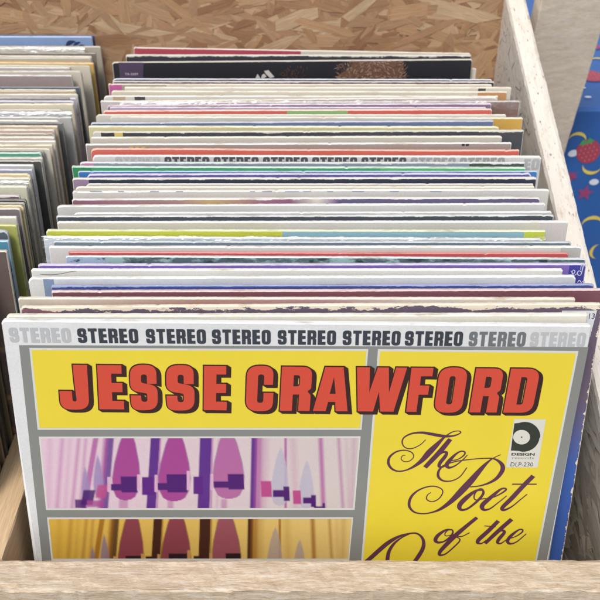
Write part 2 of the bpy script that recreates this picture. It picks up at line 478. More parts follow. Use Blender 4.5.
def wood_mat(name, base, dark, grain=(1, 14, 14), scale=18, wash=None, washamt=.5, rough=.7, flecks=0, bump=.7):
    m, n, b = nodes(name)
    tc = nn(n, 'ShaderNodeTexCoord'); obj = tc.outputs['Object']
    mp = mapping(n, obj, scale=grain)
    g = noise(n, mp, scale, 6, .65); g2 = noise(n, mp, scale*4, 3, .6); big = noise(n, obj, 7, 3)
    f = mth(n, 'MULTIPLY', mth(n, 'SUBTRACT', mth(n, 'ADD', mth(n, 'MULTIPLY', g, .65), mth(n, 'MULTIPLY', g2, .35)), .36), 3.6, True)
    col = mixc(n, f, alb(dark), alb(base))
    hsv = nn(n, 'ShaderNodeHueSaturation'); n.links.new(col, hsv.inputs['Color']); n.links.new(mth(n, 'ADD', .85, mth(n, 'MULTIPLY', big, .3)), hsv.inputs['Value'])
    col = hsv.outputs[0]
    if wash:
        wn = noise(n, mapping(n, obj, scale=tuple(max(1, k*.8) for k in grain)), 34, 7, .78)
        mk = mth(n, 'MULTIPLY', mth(n, 'MULTIPLY', mth(n, 'SUBTRACT', wn, 1-washamt), 6, True), .8)
        col = mixc(n, mk, col, alb(wash))
    if flecks:
        vn = noise(n, mapping(n, obj, scale=tuple(k*.5+.5 for k in grain)), 130, 3, .6)
        col = mixc(n, mth(n, 'MULTIPLY', mth(n, 'SUBTRACT', vn, flecks), 12, True), col, alb('8d7358'))
    n.links.new(col, b.inputs['Base Color']); b.inputs['Roughness'].default_value = rough; b.inputs['Specular IOR Level'].default_value = .3
    bp = nn(n, 'ShaderNodeBump'); bp.inputs['Strength'].default_value = bump; bp.inputs['Distance'].default_value = .0006
    n.links.new(mth(n, 'ADD', g, mth(n, 'MULTIPLY', g2, .6)), bp.inputs['Height']); n.links.new(bp.outputs[0], b.inputs['Normal'])
    return m
def plank(name, parent, P0, P1, up, wid, thick, mat, n=60, rough=.0006, rng=random, bev=.0015):
    """board from P0 to P1 (centre of its top surface), 'up' = normal of the top; slightly uneven worn edges"""
    P0, P1, up = Vector(P0), Vector(P1), Vector(up).normalized()
    d = (P1-P0); L = d.length; d.normalize(); sdir = d.cross(up).normalized(); up = sdir.cross(d).normalized()
    prof = [(-wid/2, -bev), (-wid/2+bev*.3, -bev*.3), (-wid/2+bev, 0), (-wid/4, .0), (0, .0), (wid/4, 0), (wid/2-bev, 0), (wid/2-bev*.3, -bev*.3), (wid/2, -bev), (wid/2, -thick), (-wid/2, -thick)]
    V = []; F = []; K = len(prof)
    off = [0]*K
    for i in range(n+1):
        s = i/n
        for k, (a, z) in enumerate(prof):
            off[k] = off[k]*.6+rng.uniform(-rough, rough)
            q = (s*L, a+(off[k] if k not in (9, 10) else 0), z+off[k]*.6*(1 if k < 9 else 0))
            V.append(q)
    for i in range(n):
        for k in range(K):
            a, b_ = i*K+k, i*K+(k+1) % K
            F.append((a, b_, b_+K, a+K))
    F.append(tuple(range(K))[::-1]); F.append(tuple(range(n*K, n*K+K)))
    o = link_mesh(name, V, F, mat, parent, smooth=False)
    bm = bmesh.new(); bm.from_mesh(o.data); bmesh.ops.recalc_face_normals(bm, faces=bm.faces); bm.to_mesh(o.data); bm.free()
    M = Matrix((d, sdir, up)).transposed().to_4x4(); M.translation = P0
    o.matrix_world = M
    return o

# ------------------------------------------------------------------ setting
gm, n, b = nodes('pavement')
tc = nn(n, 'ShaderNodeTexCoord')
g1 = noise(n, tc.outputs['Object'], 3, 5); g2 = noise(n, tc.outputs['Object'], 220, 3)
n.links.new(mixc(n, mth(n, 'ADD', mth(n, 'MULTIPLY', g1, .5), mth(n, 'MULTIPLY', g2, .5)), (.10, .10, .10, 1), (.30, .29, .28, 1)), b.inputs['Base Color'])
b.inputs['Roughness'].default_value = .9
gr = link_mesh('ground', [(-40, -40, -.03), (40, -40, -.03), (40, 40, -.03), (-40, 40, -.03)], [(0, 1, 2, 3)], gm); tag(gr, kind='structure')

# ------------------------------------------------------------------ the bin
YB, YF = .826, .330              # inner faces of the back panel and of the front board
XR = .186; XD = -.1795           # inner face of the right side, centre of the divider
XL = -.535
def rail_z(y): return .274+(y-.580)*.3176
bin_ = bpy.data.objects.new('record_bin', None); COL.objects.link(bin_); bin_.location = (-.15, .55, -.02)
tag(bin_, 'open wooden record bin of pressed strand board with a whitewashed slanting right side', 'record bin')
bpy.context.view_layer.update()
def keep(o):
    mw = o.matrix_world.copy(); o.parent = bin_; o.matrix_world = mw; return o
rng = random.Random(3)
pal_back = [ 'a98563','ae8a68','b59069','a58162','b98f68', 'a57b56', 'c7a27b', '94694a', 'd0b08a', 'b08562', '84593e', 'c39b72', 'bd9a76', 'd6bc9a', '9b7355']
pal_back = ['%02x%02x%02x' % tuple(int(.55*int(c[i:i+2], 16)+.45*m_) for i, m_ in ((0, 178), (2, 146), (4, 116))) for c in pal_back]
om = osb_mat('strand_board')
osb_panel('back_panel', bin_, [(XL, -.02), (.205, -.02), (.205, .40), (XL, .40)], .012, Matrix.Translation((0, YB, 0)), pal_back, om, 7500, rng, lambda x, z: XL < x < .203 and -.02 < z < .40)
pal_side = ['a59a8a', '5c4f40', '6a5d4c', '95897a', 'c4b49a', 'b5ab9b', '877a69', 'bfb6a8', '7c6f5f', 'a39480', '8f8474']
om2 = osb_mat('washed_strand_board', wash='e2dbd1', washamt=.74)
# right side: face towards -x.  own frame: local x -> world -y direction
Ms = Matrix(((0, 1, 0, XR), (-1, 0, 0, 0), (0, 0, 1, 0), (0, 0, 0, 1)))
ys0, ys1 = .3305, .826
o_side = [(-ys1, -.02), (-ys0, -.02), (-ys0, rail_z(ys0)-.012), (-ys1, rail_z(ys1)-.012)]
osb_panel('side_panel', bin_, o_side, .014, Ms, pal_side, om2, 5200, rng, lambda x, z: -ys1 < x < -ys0 and -.02 < z < rail_z(-x)-.013)
wm_rail = wood_mat('whitewashed_wood', 'ded3c4', 'b7a48b', grain=(1, 7, 7), scale=40, wash='ebe5dc', washamt=.68, flecks=.62, bump=.35)
plank('side_rail', None, (XR+.0087, .305, rail_z(.305)), (XR+.0087, .8255, rail_z(.8255)), (0, -.3, .954), 0.0178, .0125, wm_rail, 150, .00022, rng, .004)
keep(bpy.data.objects['side_rail'])
wm_front = wood_mat('rough_pale_pine', 'ddccb4', 'b09779', grain=(1, 11, 11), scale=75, wash='e6ddcf', washamt=.50, bump=.45)
wm_div = wood_mat('bare_pine', 'e2c6a0', 'c8a47a', grain=(.5, 12, 12), scale=34, bump=.25)
plank('front_board', None, (-.56, YF-.0105, .181), (.2035, YF-.0105, .181), (0, 0, 1), .021, .20, wm_front, 220, .0007, rng)
keep(bpy.data.objects['front_board'])
plank('divider', None, (XD, YF+.0005, .1815), (XD, YB-.002, .1815), (0, 0, 1), .0195, .20, wm_div, 60, .0003, rng)
keep(bpy.data.objects['divider'])
plank('left_side', None, (XL-.008, YF+.0005, .25), (XL-.008, YB-.002, .33), (0, -.3, .954), .0195, .30, wm_front, 60, .0003, rng)
keep(bpy.data.objects['left_side'])
fl = link_mesh('floor_board', [(XL, YF, 0), (XR, YF, 0), (XR, YB, 0), (XL, YB, 0), (XL, YF, -.014), (XR, YF, -.014), (XR, YB, -.014), (XL, YB, -.014)],
               [(0, 1, 2, 3), (7, 6, 5, 4), (0, 4, 5, 1), (1, 5, 6, 2), (2, 6, 7, 3), (3, 7, 4, 0)], wm_div, None); keep(fl)

# wooden stud behind the right rail, tilted
t0 = at_y(600, 36, .800); t1 = at_y(565, 152, .842)
dirn = (t1-t0).normalized(); a = t0-dirn*.14; e = t0+dirn*.40
post_m = wood_mat('pale_sawn_timber', 'efe3d2', 'dccbb5', grain=(3, 1, 1), scale=50, wash='f0e6d8', washamt=.5, bump=.2)
p = plank('wooden_post', None, a+Vector((-.030, 0, 0)), e+Vector((-.030, 0, 0)), Vector((0, -1, -.1)), .060, .022, post_m, 90, .0003, rng, .001)
tag(p, 'pale sawn timber post leaning outside the whitewashed right rail of the bin', 'wooden post')

# ------------------------------------------------------------------ box under the blue cloth
yb = .86; ztop = at_y(590, 108, yb).z
cloth_m = flat_mat('blue_oilcloth', '1e5fae', .35, .5, .10, 30, .15)
inks = {'red': fm('ac3a55', .4), 'seed': fm('c88a80', .4), 'yel': fm('e6cf55', .4), 'wht': fm('dfe6f2', .4), 'pur': fm('94407e', .4), 'grn': fm('3f9a5a', .4)}
bxn = []; V = []; F = []; FM = []
mats = [cloth_m]+list(inks.values()); ik = {k: i+1 for i, k in enumerate(inks)}
x0, x1, y1, z0 = .215, .95, 1.45, -.028
NX, NZ = 50, 24
def put_grid(fn, nu, nv):
    base = len(V)
    for i in range(nu+1):
        for j in range(nv+1): V.append(fn(i/nu, j/nv))
    for i in range(nu):
        for j in range(nv):
            a = base+i*(nv+1)+j; F.append((a, a+nv+1, a+nv+2, a+1)); FM.append(0)
def fold(x, s): return (math.sin(x*38+1.1)*.0035+math.sin(x*91)*.0015)*s
def front(u, v):
    x = x0+(x1-x0)*u; z = z0+(ztop-.004-z0)*v
    return (x, yb+fold(x, 1-v*.9), z)
def topf(u, v):
    x = x0+(x1-x0)*u; y = yb+.004+(y1-yb)*v
    return (x, y, ztop+.0008*math.sin(x*30+y*17))
put_grid(front, NX, NZ); put_grid(topf, NX, NX)
base = len(V)
for i in range(NX+1):
    V.append(front(i/NX, 1)); V.append(topf(i/NX, 0))
for i in range(NX): a = base+2*i; F.append((a, a+2, a+3, a+1)); FM.append(0)
put_grid(lambda u, v: (x0, yb+.004+(y1-yb)*u, z0+(ztop-z0)*v), 10, 10)
put_grid(lambda u, v: (x1, yb+.004+(y1-yb)*u, z0+(ztop-z0)*v), 10, 10)
put_grid(lambda u, v: (x0+(x1-x0)*u, y1+.004, z0+(ztop-z0)*v), 10, 10)
lay = [0]
def motif(kind, cx, cw, size, ang, plane):
    """print lying on the cloth: plane 'f' (x,z) or 't' (x,y)"""
    def emit(pts, ink, k):
        base = len(V); lay[0] += 1
        for (a, b_) in pts:
            ca, sa = math.cos(ang), math.sin(ang); X = cx+(a*ca-b_*sa)*size; Z = cw+(a*sa+b_*ca)*size
            if plane == 'f':
                v = (Z-z0)/(ztop-.004-z0); V.append((X, yb+fold(X, 1-v*.9)-.0006-k*.0003, Z))
            else: V.append((X, Z, ztop+.0008*math.sin(X*30+Z*17)+.0008+k*.0003))
        cidx = len(V)
        mx = sum(V[base+i][0] for i in range(len(pts)))/len(pts); my = sum(V[base+i][1] for i in range(len(pts)))/len(pts); mz = sum(V[base+i][2] for i in range(len(pts)))/len(pts)
        V.append((mx, my, mz))
        for i in range(len(pts)): F.append((base+i, base+(i+1) % len(pts), cidx)); FM.append(ik[ink])
    if kind == 'berry':
        P = []
        for i in range(28):
            th = i/28*2*math.pi; r = .5*(1+.12*math.sin(th)-.10*abs(math.cos(th))**3)
            P.append((r*math.cos(th)*1.02, r*math.sin(th)*1.05-.03))
        emit(P, 'red', 0)
        for i in range(-2, 3):
            for j in range(-2, 3):
                a, b_ = i*.17+(j % 2)*.08, j*.17
                if a*a+b_*b_ < .15: emit([(a+.022*math.cos(q), b_+.035*math.sin(q)) for q in np.linspace(0, 6.28, 7)[:-1]], 'seed', 1)
        emit([(-.3, .42), (-.12, .62), (0, .47), (.12, .62), (.3, .42), (.1, .36), (0, .40), (-.1, .36)], 'grn', 1)
    elif kind == 'moon':
        base = len(V); n_ = 14; k = 0
        def P3(a, b_):
            ca, sa = math.cos(ang), math.sin(ang); X = cx+(a*ca-b_*sa)*size; Z = cw+(a*sa+b_*ca)*size
            if plane == 'f':
                v = (Z-z0)/(ztop-.004-z0); return (X, yb+fold(X, 1-v*.9)-.0006, Z)
            return (X, Z, ztop+.0008*math.sin(X*30+Z*17)+.0008)
        for i in range(n_+1):
            th = math.pi*(.12+1.0*i/n_); s = math.sin(math.pi*i/n_)
            V.append(P3(.5*math.cos(th), .5*math.sin(th))); V.append(P3((.5-.17*s)*math.cos(th), (.5-.20*s)*math.sin(th)))
        for i in range(n_): a = base+2*i; F.append((a, a+1, a+3, a+2)); FM.append(ik['yel'])
    elif kind == 'dot': emit([(.5*math.cos(q), .36*math.sin(q)) for q in np.linspace(0, 6.28, 15)[:-1]], 'wht', 0)
    elif kind == 'star':
        emit([((.5 if i % 2 == 0 else .24)*math.cos(i*math.pi/5), (.5 if i % 2 == 0 else .24)*math.sin(i*math.pi/5)) for i in range(10)], 'pur', 0)
        emit([(.1*math.cos(q), .1*math.sin(q)) for q in np.linspace(0, 6.28, 9)[:-1]], 'red', 1)
def mf(kind, px, py, spx, ang):
    p = at_y(px, py, yb); d = (p-Vector((0, 0, CAMZ))).length
    motif(kind, p.x, p.z, spx/FOC*d, ang, 'f')
def mt_(kind, px, py, spx, ang):
    p = at_z(px, py, ztop); d = (p-Vector((0, 0, CAMZ))).length
    motif(kind, p.x, p.y, spx/FOC*d*1.3, ang, 't')
mf('berry', 588, 152, 24, .3); mf('moon', 577, 140, 17, -.5); mf('dot', 573, 153, 10, .2); mf('moon', 592, 166, 18, 2.6); mf('dot', 594, 182, 9, 0)
mf('star', 585, 193, 17, .2); mf('star', 572, 176, 13, .8); mf('moon', 592, 225, 20, -.3); mf('moon', 598, 252, 16, 1.2)
mt_('berry', 591, 77, 20, .5); mt_('dot', 588, 97, 5, 0); mt_('moon', 599, 62, 12, -.6); mt_('star', 599, 48, 12, .3); mt_('dot', 583, 88, 4, 0)
r2 = random.Random(11)
for i in range(46):
    plane = 'f' if i % 2 else 't'
    X = r2.uniform(.40, .9); Z = r2.uniform(.03, ztop-.04) if plane == 'f' else r2.uniform(.92, 1.38)
    motif(r2.choice(['berry', 'moon', 'dot', 'star', 'moon', 'dot']), X, Z, r2.uniform(.015, .035), r2.uniform(0, 6), plane)
cb = link_mesh('covered_box', V, F, mats, None, FM)
tag(cb, 'big box wrapped in blue cloth printed with strawberries, yellow moons and stars', 'covered box')

# ------------------------------------------------------------------ main stack, back to front
def D(y, label, face, xl=None, xr=None, **k):
    d = dict(y=y, label=label, face=face, xl=xl, xr=xr); d.update(k); return d
main = [
 D((47.5, 52), 'red edged sleeve rearmost in the right stack, just under the strand board', [(300, 'b8475a'), (9999, 'd6cfbf')], xl=134, xr=470, top='dfd6ca', wear=1.0),
 D((54, 54.5), 'worn black sleeve with frayed white edge second from the back of the right stack', '3c3a44', xl=126, xr=471, top='d9d4ca', wear=1.6),
 D((57.5, 57), 'cream sleeve peeping out at right behind the tall black portrait sleeve', 'ddd6c6', xr=477.5, top='e6dfd0', drop=.010),
 D((61.5, 58.5), 'tall black sleeve with fair hair of a portrait, white emblem and purple corner sticker', '26252b', xl=112.5, xr=472, top='d2ccc0', wear=.9, slit=False, crisp=True),
 D((78.5, 78.8), 'navy sleeve with a clean white top directly before the black portrait sleeve', '3b3d5a', xl=112.5, top='e4e6ee', wear=.5),
 D((81.2, 80.5), 'dark brown rounded sleeve ending early at the right before the black portrait sleeve', '4a4246', xr=494, top='cfc8c0', wear=1.2),
 D((83.2, 84.2), 'cream sleeve with magenta left corner near the back of the right stack', [(120, 'c4609c'), (165, 'a8a48c'), (9999, 'ddd5c2')], xl=108.5, top='e8ddd4'),
 D((86.6, 86.4), 'plain cream sleeve with a short black dash at its right end', [(478, 'ddd8cc'), (486, '54504c'), (9999, 'e0d9ca')], xr=511, top='efe9da'),
 D((90, 91), 'cream sleeve with an orange tan patch at its right end', [(477, 'd9d0bd'), (9999, 'c9965f')], xl=106.5, xr=512, top='ebe5d4'),
 D((95, 95.5), 'white sleeve with a tan tape mark and black dash at its left', [(111, 'dad7cf'), (123, 'c0a98c'), (133, 'd8d4cb'), (143, '4d4a4c'), (9999, 'd9d5cc')], xl=104, top='ece9e2'),
 D((99.5, 97.5), 'cream sleeve with a rounded right corner before the tape marked one', 'cfc4c4', xr=497, top='e9e2d4'),
 D((102, 100), 'brown sleeve in crinkled clear plastic showing at the right', [(486, 'b9a9b4'), (9999, '86685e')], xr=519.5, top='d8cfc8', wear=.9),
 D((104, 103), 'purple sleeve with flaking white edge beside the brown plastic wrapped one', '8f7392', xl=107, xr=491, top='dcd3dc', wear=1.5),
 D((106.8, 106.3), 'thin lavender sleeve just behind the salmon and green one', 'b7a2c4', xl=110, xr=486, top='ded6df', wear=.8),
 D((109, 109), 'salmon red sleeve with a light green middle section', [(287, 'd8685f'), (347, '93bb7a'), (9999, 'd8665d')], xl=104, xr=491.5, top='efd2c2', wear=.5),
 D((114, 114), 'cream sleeve with scuffed top before the salmon and green one', 'd3d0c6', xl=96, top='e7e2d3', wear=1.0),
 D((116.5, 116), 'wide cream sleeve with a yellow orange panel at its right end', [(493, 'd0cdc2'), (9999, 'd2a74a')], xr=522.5, top='e8e2d2'),
 D((121, 120.5), 'slate blue sleeve with a grey worn edge before the yellow cornered one', '6b7aa0', xl=91, xr=493, top='c6cad4', wear=.7),
 D((125.5, 125.5), 'pale yellow sleeve directly behind the charcoal one', 'd6cfa0', xl=89, xr=499, top='ece8cc'),
 D((130, 130.2), 'wide charcoal sleeve with white and yellow blocks at its left end', [(100, 'cfccc5'), (112, '3c3d42'), (122, 'dcc76a'), (9999, '4b4c52')], xl=89, xr=527, top='d9d5c8', wear=1.1, slit=False),
 D((136.3, 135.3), 'plain cream sleeve directly before the wide charcoal one', 'cfc9bc', xl=91.7, xr=501.7, top='ece6d8'),
 D((143, 142), 'white sleeve with small yellow letters at left and black marks at right', 'a99a93', xl=86, xr=511, top='efeeea', wear=.5),
 D((148.6, 148.2), 'salmon red sleeve directly behind the white one lettered in black', 'd5695c', xl=91.5, xr=519, top='e6b9a8', wear=.4, slit=False),
 D((155, 154.6), 'white sleeve with a repeated black word along its top edge, mostly hidden', 'd9d8d4', xl=93, xr=541, top='ecebe4', wear=.3, slit=False),
 D((161.8, 161), 'grey blue sleeve with a pink left corner and dark green right end', [(92, 'd089b4'), (470, '8e9bab'), (9999, '4f5a50')], xl=80, xr=524.5, top='d5d8da', wear=1.3),
 D((166, 165.8), 'bright green sleeve with worn white edge', [(90, '2f8e58'), (380, '43a878'), (9999, '5fc278')], xl=72.5, xr=525, top='cfe0d4', wear=.9),
 D((171.0, 170.2), 'blue sleeve showing only its corner at the right end of the purple one', '3d7cc0', xr=537.5, top='b9cade'),
 D((173, 172.4), 'purple blue sleeve directly before the bright green one', '6863a8', xl=87.5, xr=531, top='cfc9dc', wear=.8),
 D((177, 176.6), 'dark navy sleeve with ragged white top and a mauve left corner', [(87, '9b84a0'), (9999, '363c50')], xl=73, xr=536, top='dfdad0', wear=1.7, slit=False),
 D((183, 183.3), 'thin cream sleeve with lilac line before the ragged navy one', 'c9c5cc', xl=86, xr=533, top='e4dfd2', wear=.9),
 D((186, 185.6), 'cream sleeve with a peeled right corner before the lilac lined one', 'd7d3c4', xl=75, xr=534, top='ece5d0'),
 D((190, 188.2), 'white sleeve with a blue dashed line and large rounded right corner', 'd5d3cd', xr=548.5, top='eeece6'),
 D((197.6, 196.5), 'mauve sleeve with a cream gap in the middle of its top', [(180, '936079'), (210, 'b08f8c'), (260, 'c9ac78'), (290, 'a5788a'), (316, '9a6688'), (318, 'ddd8cc'), (336, 'e0dccf'), (338, '9370a0'), (9999, '6c6488')], xl=72.5, xr=539.5, top='e4dfdb', wear=1.0, blot='soft'),
 D((204, 202.6), 'white sleeve with peach worn corners before the mauve one', 'cfcfcc', xl=57.5, xr=545, top='eeebe5'),
 D((211.6, 211), 'thin white sleeve directly behind the dark slate one', 'c9ccce', xl=74, xr=551, top='e9e9e4'),
 D((214.6, 213.6), 'dark slate sleeve with a torn grey edge in the middle of the right stack', '4a525c', xl=57, xr=553, top='d3d5d4', wear=1.2),
 D((221, 219.6), 'cream sleeve standing far out to the right, behind the yellow green and blue one', [(540, 'cfccc2'), (9999, 'cdc6c4')], xl=52.5, xr=572.5, top='f0eee6', slit=False),
 D((228.8, 229), 'sleeve half yellow green and half light blue', [(281, 'c9cf3c'), (523, '8fb8c6'), (9999, 'c6d03c')], xl=47, xr=545, top='dfe3c0', wear=.35, slit=False),
 D((236.5, 236.8), 'white sleeve in loose clear plastic before the yellow green and blue one', 'c9d3dc', xl=44, xr=543, top='e8ece8'),
 D((241, 240), 'thin slate blue sleeve behind the white one with red line', '74828f', xl=54, xr=571, top='c9d1d6', wear=1.0),
 D((244.6, 245.6), 'wide white sleeve directly behind the red lined landscape sleeve', [(560, 'd6d4d0'), (9999, 'bcbcb8')], xl=48, xr=582, top='f0efea', slit=False),
 D((251, 252), 'sleeve with a thin red line along its top', 'c9575a', xl=69, xr=568, top='d98683', wear=.1, slit=False, t=.0016),
 D((254.2, 257.5), 'landscape picture sleeve, pale blue at left and dark green in the middle', [(120, 'a9bfd6'), (9999, '5a6e74')], xl=66, xr=585, top='d0d8da', wear=.4, blot=[(45, .50, '9fc0c0'), (80, .54, '36464e'), (60, .60, '7fa890')], slit=False),
 D((263, 262), 'violet sleeve with a dark blue right end bearing white script', [(569, '7f68b8'), (9999, '3f3f9e')], xl=31, xr=593.5, top='cfc6e2', wear=.5, slit=False),
 D((268, 267.5), 'white sleeve with cracked left edge before the violet one', 'dcdcd6', xl=32, xr=562, top='f1f0ea', wear=.5),
 D((276, 274.3), 'white sleeve with a blue block at left, behind the deep blue one', [(41, 'dcdcda'), (52, '8598b8'), (9999, 'd6d9dc')], xl=29, xr=575, top='f2f2ec', slit=False),
 D((283.3, 283.6), 'deep blue sleeve with fuzzy worn top before the two white ones', '44549a', xl=51.5, xr=593, top='9aa2c8', wear=.9, slit=False),
 D((289.3, 287.6), 'maroon sleeve with pink worn top near the front of the stack', '7c4d57', xl=52, xr=602, top='dcc4c4', wear=1.2, slit=False),
 D((296.3, 296.3), 'beige sleeve with a soft pink picture directly before the maroon one', [(60, 'c6bcaa'), (200, 'd2c1b4'), (320, 'b58b80'), (430, 'b98f94'), (9999, 'd9cfc4')], xl=19, xr=574.5, top='eae0d0', blot='soft'),
 D((304, 302.3), 'plum grey sleeve, blue lower down, with ragged top and a small white number label', [(60, '8a6070'), (9999, '6a5c70')], xl=20, xr=603, top='ecdfca', wear=3.0, grad=(.255, .205, '3b62b4'), slit=False),
 D((312.8, 311.5), 'plain cream sleeve directly behind the front yellow sleeve', 'dcd8ca', xl=7.5, xr=586, top='efebdc', wear=.2, slit=False, t=.0042),
 D((319.5, 320), 'front sleeve with yellow panels, big red letters and two pictures of organ pipes', 'd9dbdd', xl=3.5, xr=590.5, top='eeeff0', wear=.25, crisp=True, slit=False, t=.0042, rough=.3, rot=.5, shear=.014),
]
n_m = len(main)
place_stack(main, None, 'record sleeves standing in the right section of the bin', .3145, lambda s: 5.5+4.3*min(1, max(0, ((s['y'][0] if isinstance(s['y'], tuple) else s['y'])-60)/260)))
def find(txt): return next(s for s in main+left if txt in s['label'])

# ------------------------------------------------------------------ left stack
left = [
 D((33.2, 34.4), 'black sleeve with blue line at the very back of the left stack', '2b2f4c', xr=94.5, top='3d4a86', wear=.2),
 D((35.2, 35.8), 'cornflower blue sleeve with a dark swoosh emblem at its right end', '7d9dd0', xr=92.5, top='a9bfe0', wear=.2, slit=False, crisp=True),
 D((47, 47.8), 'tall cream sleeve in plastic before the cornflower blue one', 'cfcabc', xr=84.5, top='ddd9cc', slit=False),
 D((53, 55), 'cream sleeve in the left stack standing behind the orange edged one', 'd0cabb', xr=92, top='d9d3c4'),
 D((58, 62), 'slanting sleeve with an orange yellow edge in the left stack', [(88, 'dccba0'), (9999, 'dcb85c')], xr=94, top='e6b877', wear=.2),
 D((62, 65.5), 'cream sleeve directly before the orange edged one', 'd8d0bd', xr=90, top='e3dbc6'),
 D((64.2, 66.6), 'pale grey sleeve ending early before the orange edged ones', 'b5b4ae', xr=70.5, top='d3d0c8', slit=False),
 D((73.2, 74.2), 'taupe mauve sleeve with cloudy picture in the left stack', '9c8a88', xr=72.5, top='dcd8d6', wear=.4, slit=False, blot=[(30, .55, '85727a')]),
 D((87.4, 88.6), 'cream sleeve with a mottled dark green top in the left stack', 'b3b2a2', xr=76, top='d8d5c6', wear=1.2, blot=[(160, .52, '4c5748')]),
 D((92.5, 93.2), 'cream sleeve behind the lavender pair in the left stack', 'd4d0c4', xr=78, top='ded8ca'),
 D((95.4, 96.6), 'lavender sleeve in the left stack', 'b9a9cc', xr=76, top='e0d9e0', wear=.5),
 D((99, 99.8), 'grey lavender sleeve directly before the lavender one', '9c9cb4', xr=75, top='d4d2d8', wear=.8),
 D((102.4, 103.6), 'cream sleeve with a faint orange top in the left stack', 'd9d0b8', xr=74, top='e8dcc0'),
 D((110, 111.6), 'grey sleeve with crumpled plastic top in the left stack', 'a9abb4', xr=71.5, top='cdcfd4', wear=1.8),
 D((114, 115.2), 'silver grey sleeve bulging before the crumpled plastic one', 'b4b4b2', xr=72, top='d0cfca'),
 D((117.8, 119), 'light cream sleeve between grey and pinkish ones in the left stack', 'd9d3c4', xr=59, top='e6e0d0'),
 D((123, 124.4), 'tan edged sleeve behind the pinkish one in the left stack', 'cbb898', xr=58, top='dccfb4'),
 D((127, 128.3), 'pinkish cream sleeve in the left stack', 'd0b5a8', xr=55, top='e4dacb'),
 D((134.2, 136), 'cream sleeve with dark specks along its top in the left stack', 'cdb9b0', xr=55, top='e2dac8', wear=1.6),
 D((138.6, 140), 'off white sleeve between specked and beige ones in the left stack', 'd1cbc0', xr=56, top='ded8ca'),
 D((142.4, 143.6), 'beige sleeve with buff top in the left stack', 'd2c4a8', xr=53, top='e3d9c0'),
 D((147, 148), 'cream sleeve directly behind the green one in the left stack', 'd5cfbe', xr=50, top='e0dac8'),
 D((150.8, 152), 'sleeve with a bright green stripe in the left stack', '4fa183', xr=42, top='bcd6c6', wear=.5),
 D((155, 156.8), 'grey cream sleeve directly before the green striped one', 'b9b8b0', xr=43, top='d8d5c9'),
 D((159, 160), 'dark sleeve hidden between grey ones in the left stack', '3a3e3c', xr=42, top='b4b2a8'),
 D((162, 163.4), 'silvery white sleeve in the left stack', 'bfc1c2', xr=34, top='dcdcd6'),
 D((166.6, 168.2), 'lilac grey sleeve in the left stack', '8f93ae', xr=33, top='cccdd6'),
 D((170.8, 172), 'tan yellow sleeve in the left stack', 'd8bf8c', xr=31, top='e2d2a8'),
 D((174.4, 175.8), 'cream sleeve before the tan yellow one', 'd8d2c0', xr=31, top='e6e0cf'),
 D((180, 181.4), 'dusty grey sleeve in plastic in the left stack', 'a6a8a2', xr=28.5, top='c9c9c2', wear=1.6),
 D((183.6, 185), 'pale greenish cream sleeve in the left stack', 'd2d2b8', xr=27.5, top='e3e0c8', slit=False),
 D((192.8, 194.6), 'dark mauve sleeve with white worn top in the left stack', '5d4650', xr=20.5, top='cfc6c2', wear=.9),
 D((197, 198.2), 'black sleeve poking out right of the dark mauve one', '2c2b2c', xr=27, top='77746c'),
 D((200.6, 201.8), 'grey brown sleeve behind the yellow topped one', '8b8478', xr=25, top='b0aa9c'),
 D((203.6, 204.8), 'cream sleeve with a golden yellow corner in the left stack', 'cfae52', xr=23.5, top='e6dcae', wear=.5),
 D((206.4, 207.6), 'dark taupe sleeve before the golden cornered one', '6f6268', xr=21, top='d8d0c0', slit=False),
 D((214, 215.6), 'white sleeve directly behind the lime green one', 'cdc9bd', xr=17.5, top='e8e4d6', slit=False),
 D((222, 223.4), 'lime green sleeve in the left stack', 'a9ad4c', xr=17.5, top='c6c878', wear=.1, slit=False),
 D((228, 229.6), 'dark slate sleeve with grey top before the lime green one', '46505a', xr=9, top='b4bac0', wear=1.5, slit=False),
 D((238, 239), 'teal blue sleeve in the left stack', '3c86a6', xr=9.5, top='a6c4d4', wear=.5, slit=False),
 D((249, 250.3), 'dark brown picture sleeve, nearest fully seen one of the left stack', '55453f', xr=8, top='d6ccb8', wear=.6, slit=False, blot=[(25, .55, 'a58468')]),
]
for q, (yy, cc, lb) in enumerate([(45.6, 'b8ae9c', 'buff'), (51.6, '75695e', 'brown'), (57.0, 'c2b49c', 'sand'), (70.6, 'cfc6b4', 'ivory'), (86.2, '4a5058', 'gunmetal'), (91.0, 'b49a72', 'kraft tan'),
                                 (97.9, '6d6660', 'mouse grey'), (108.6, 'c8bfae', 'oatmeal'), (121.2, '66686a', 'slate grey'), (132.0, 'a89c88', 'dun'), (149.4, '8f877a', 'umber grey')]):
    left.append(D((yy-.5, yy+.4), lb+' sleeve jutting out to the right among the rear ones of the left stack', cc, top=('%02x%02x%02x' % tuple(min(255, int(int(cc[i:i+2], 16)*.7+70)) for i in (0, 2, 4))), wear=.5, xw=-.178-.0018*(q % 4), xk=1))
left.sort(key=lambda s: s['y'][0])
ys = [254.5, 258.5, 263, 267, 271.5, 276, 280.5, 285, 290, 294.5, 299, 304, 309, 313.5]
cs = ['6a5a3e', '2e2c2b', '5d6468', '3c3026', '8a6c4a', '44484a', '5a4432', '2a2826', '7d7464', '8c6a40', '3a3432', '6f6a62', '8f6f45', '4c3a2c']
_ = ['%02x%02x%02x' % tuple(min(255, int(int(c[i:i+2], 16)*1.15+28)) for i in (0, 2, 4)) for c in cs]
nm = ['olive', 'black', 'blue grey', 'dark umber', 'tan', 'iron grey', 'chestnut', 'sooty', 'stone', 'ochre', 'dusky', 'ash grey', 'amber brown', 'coffee brown']
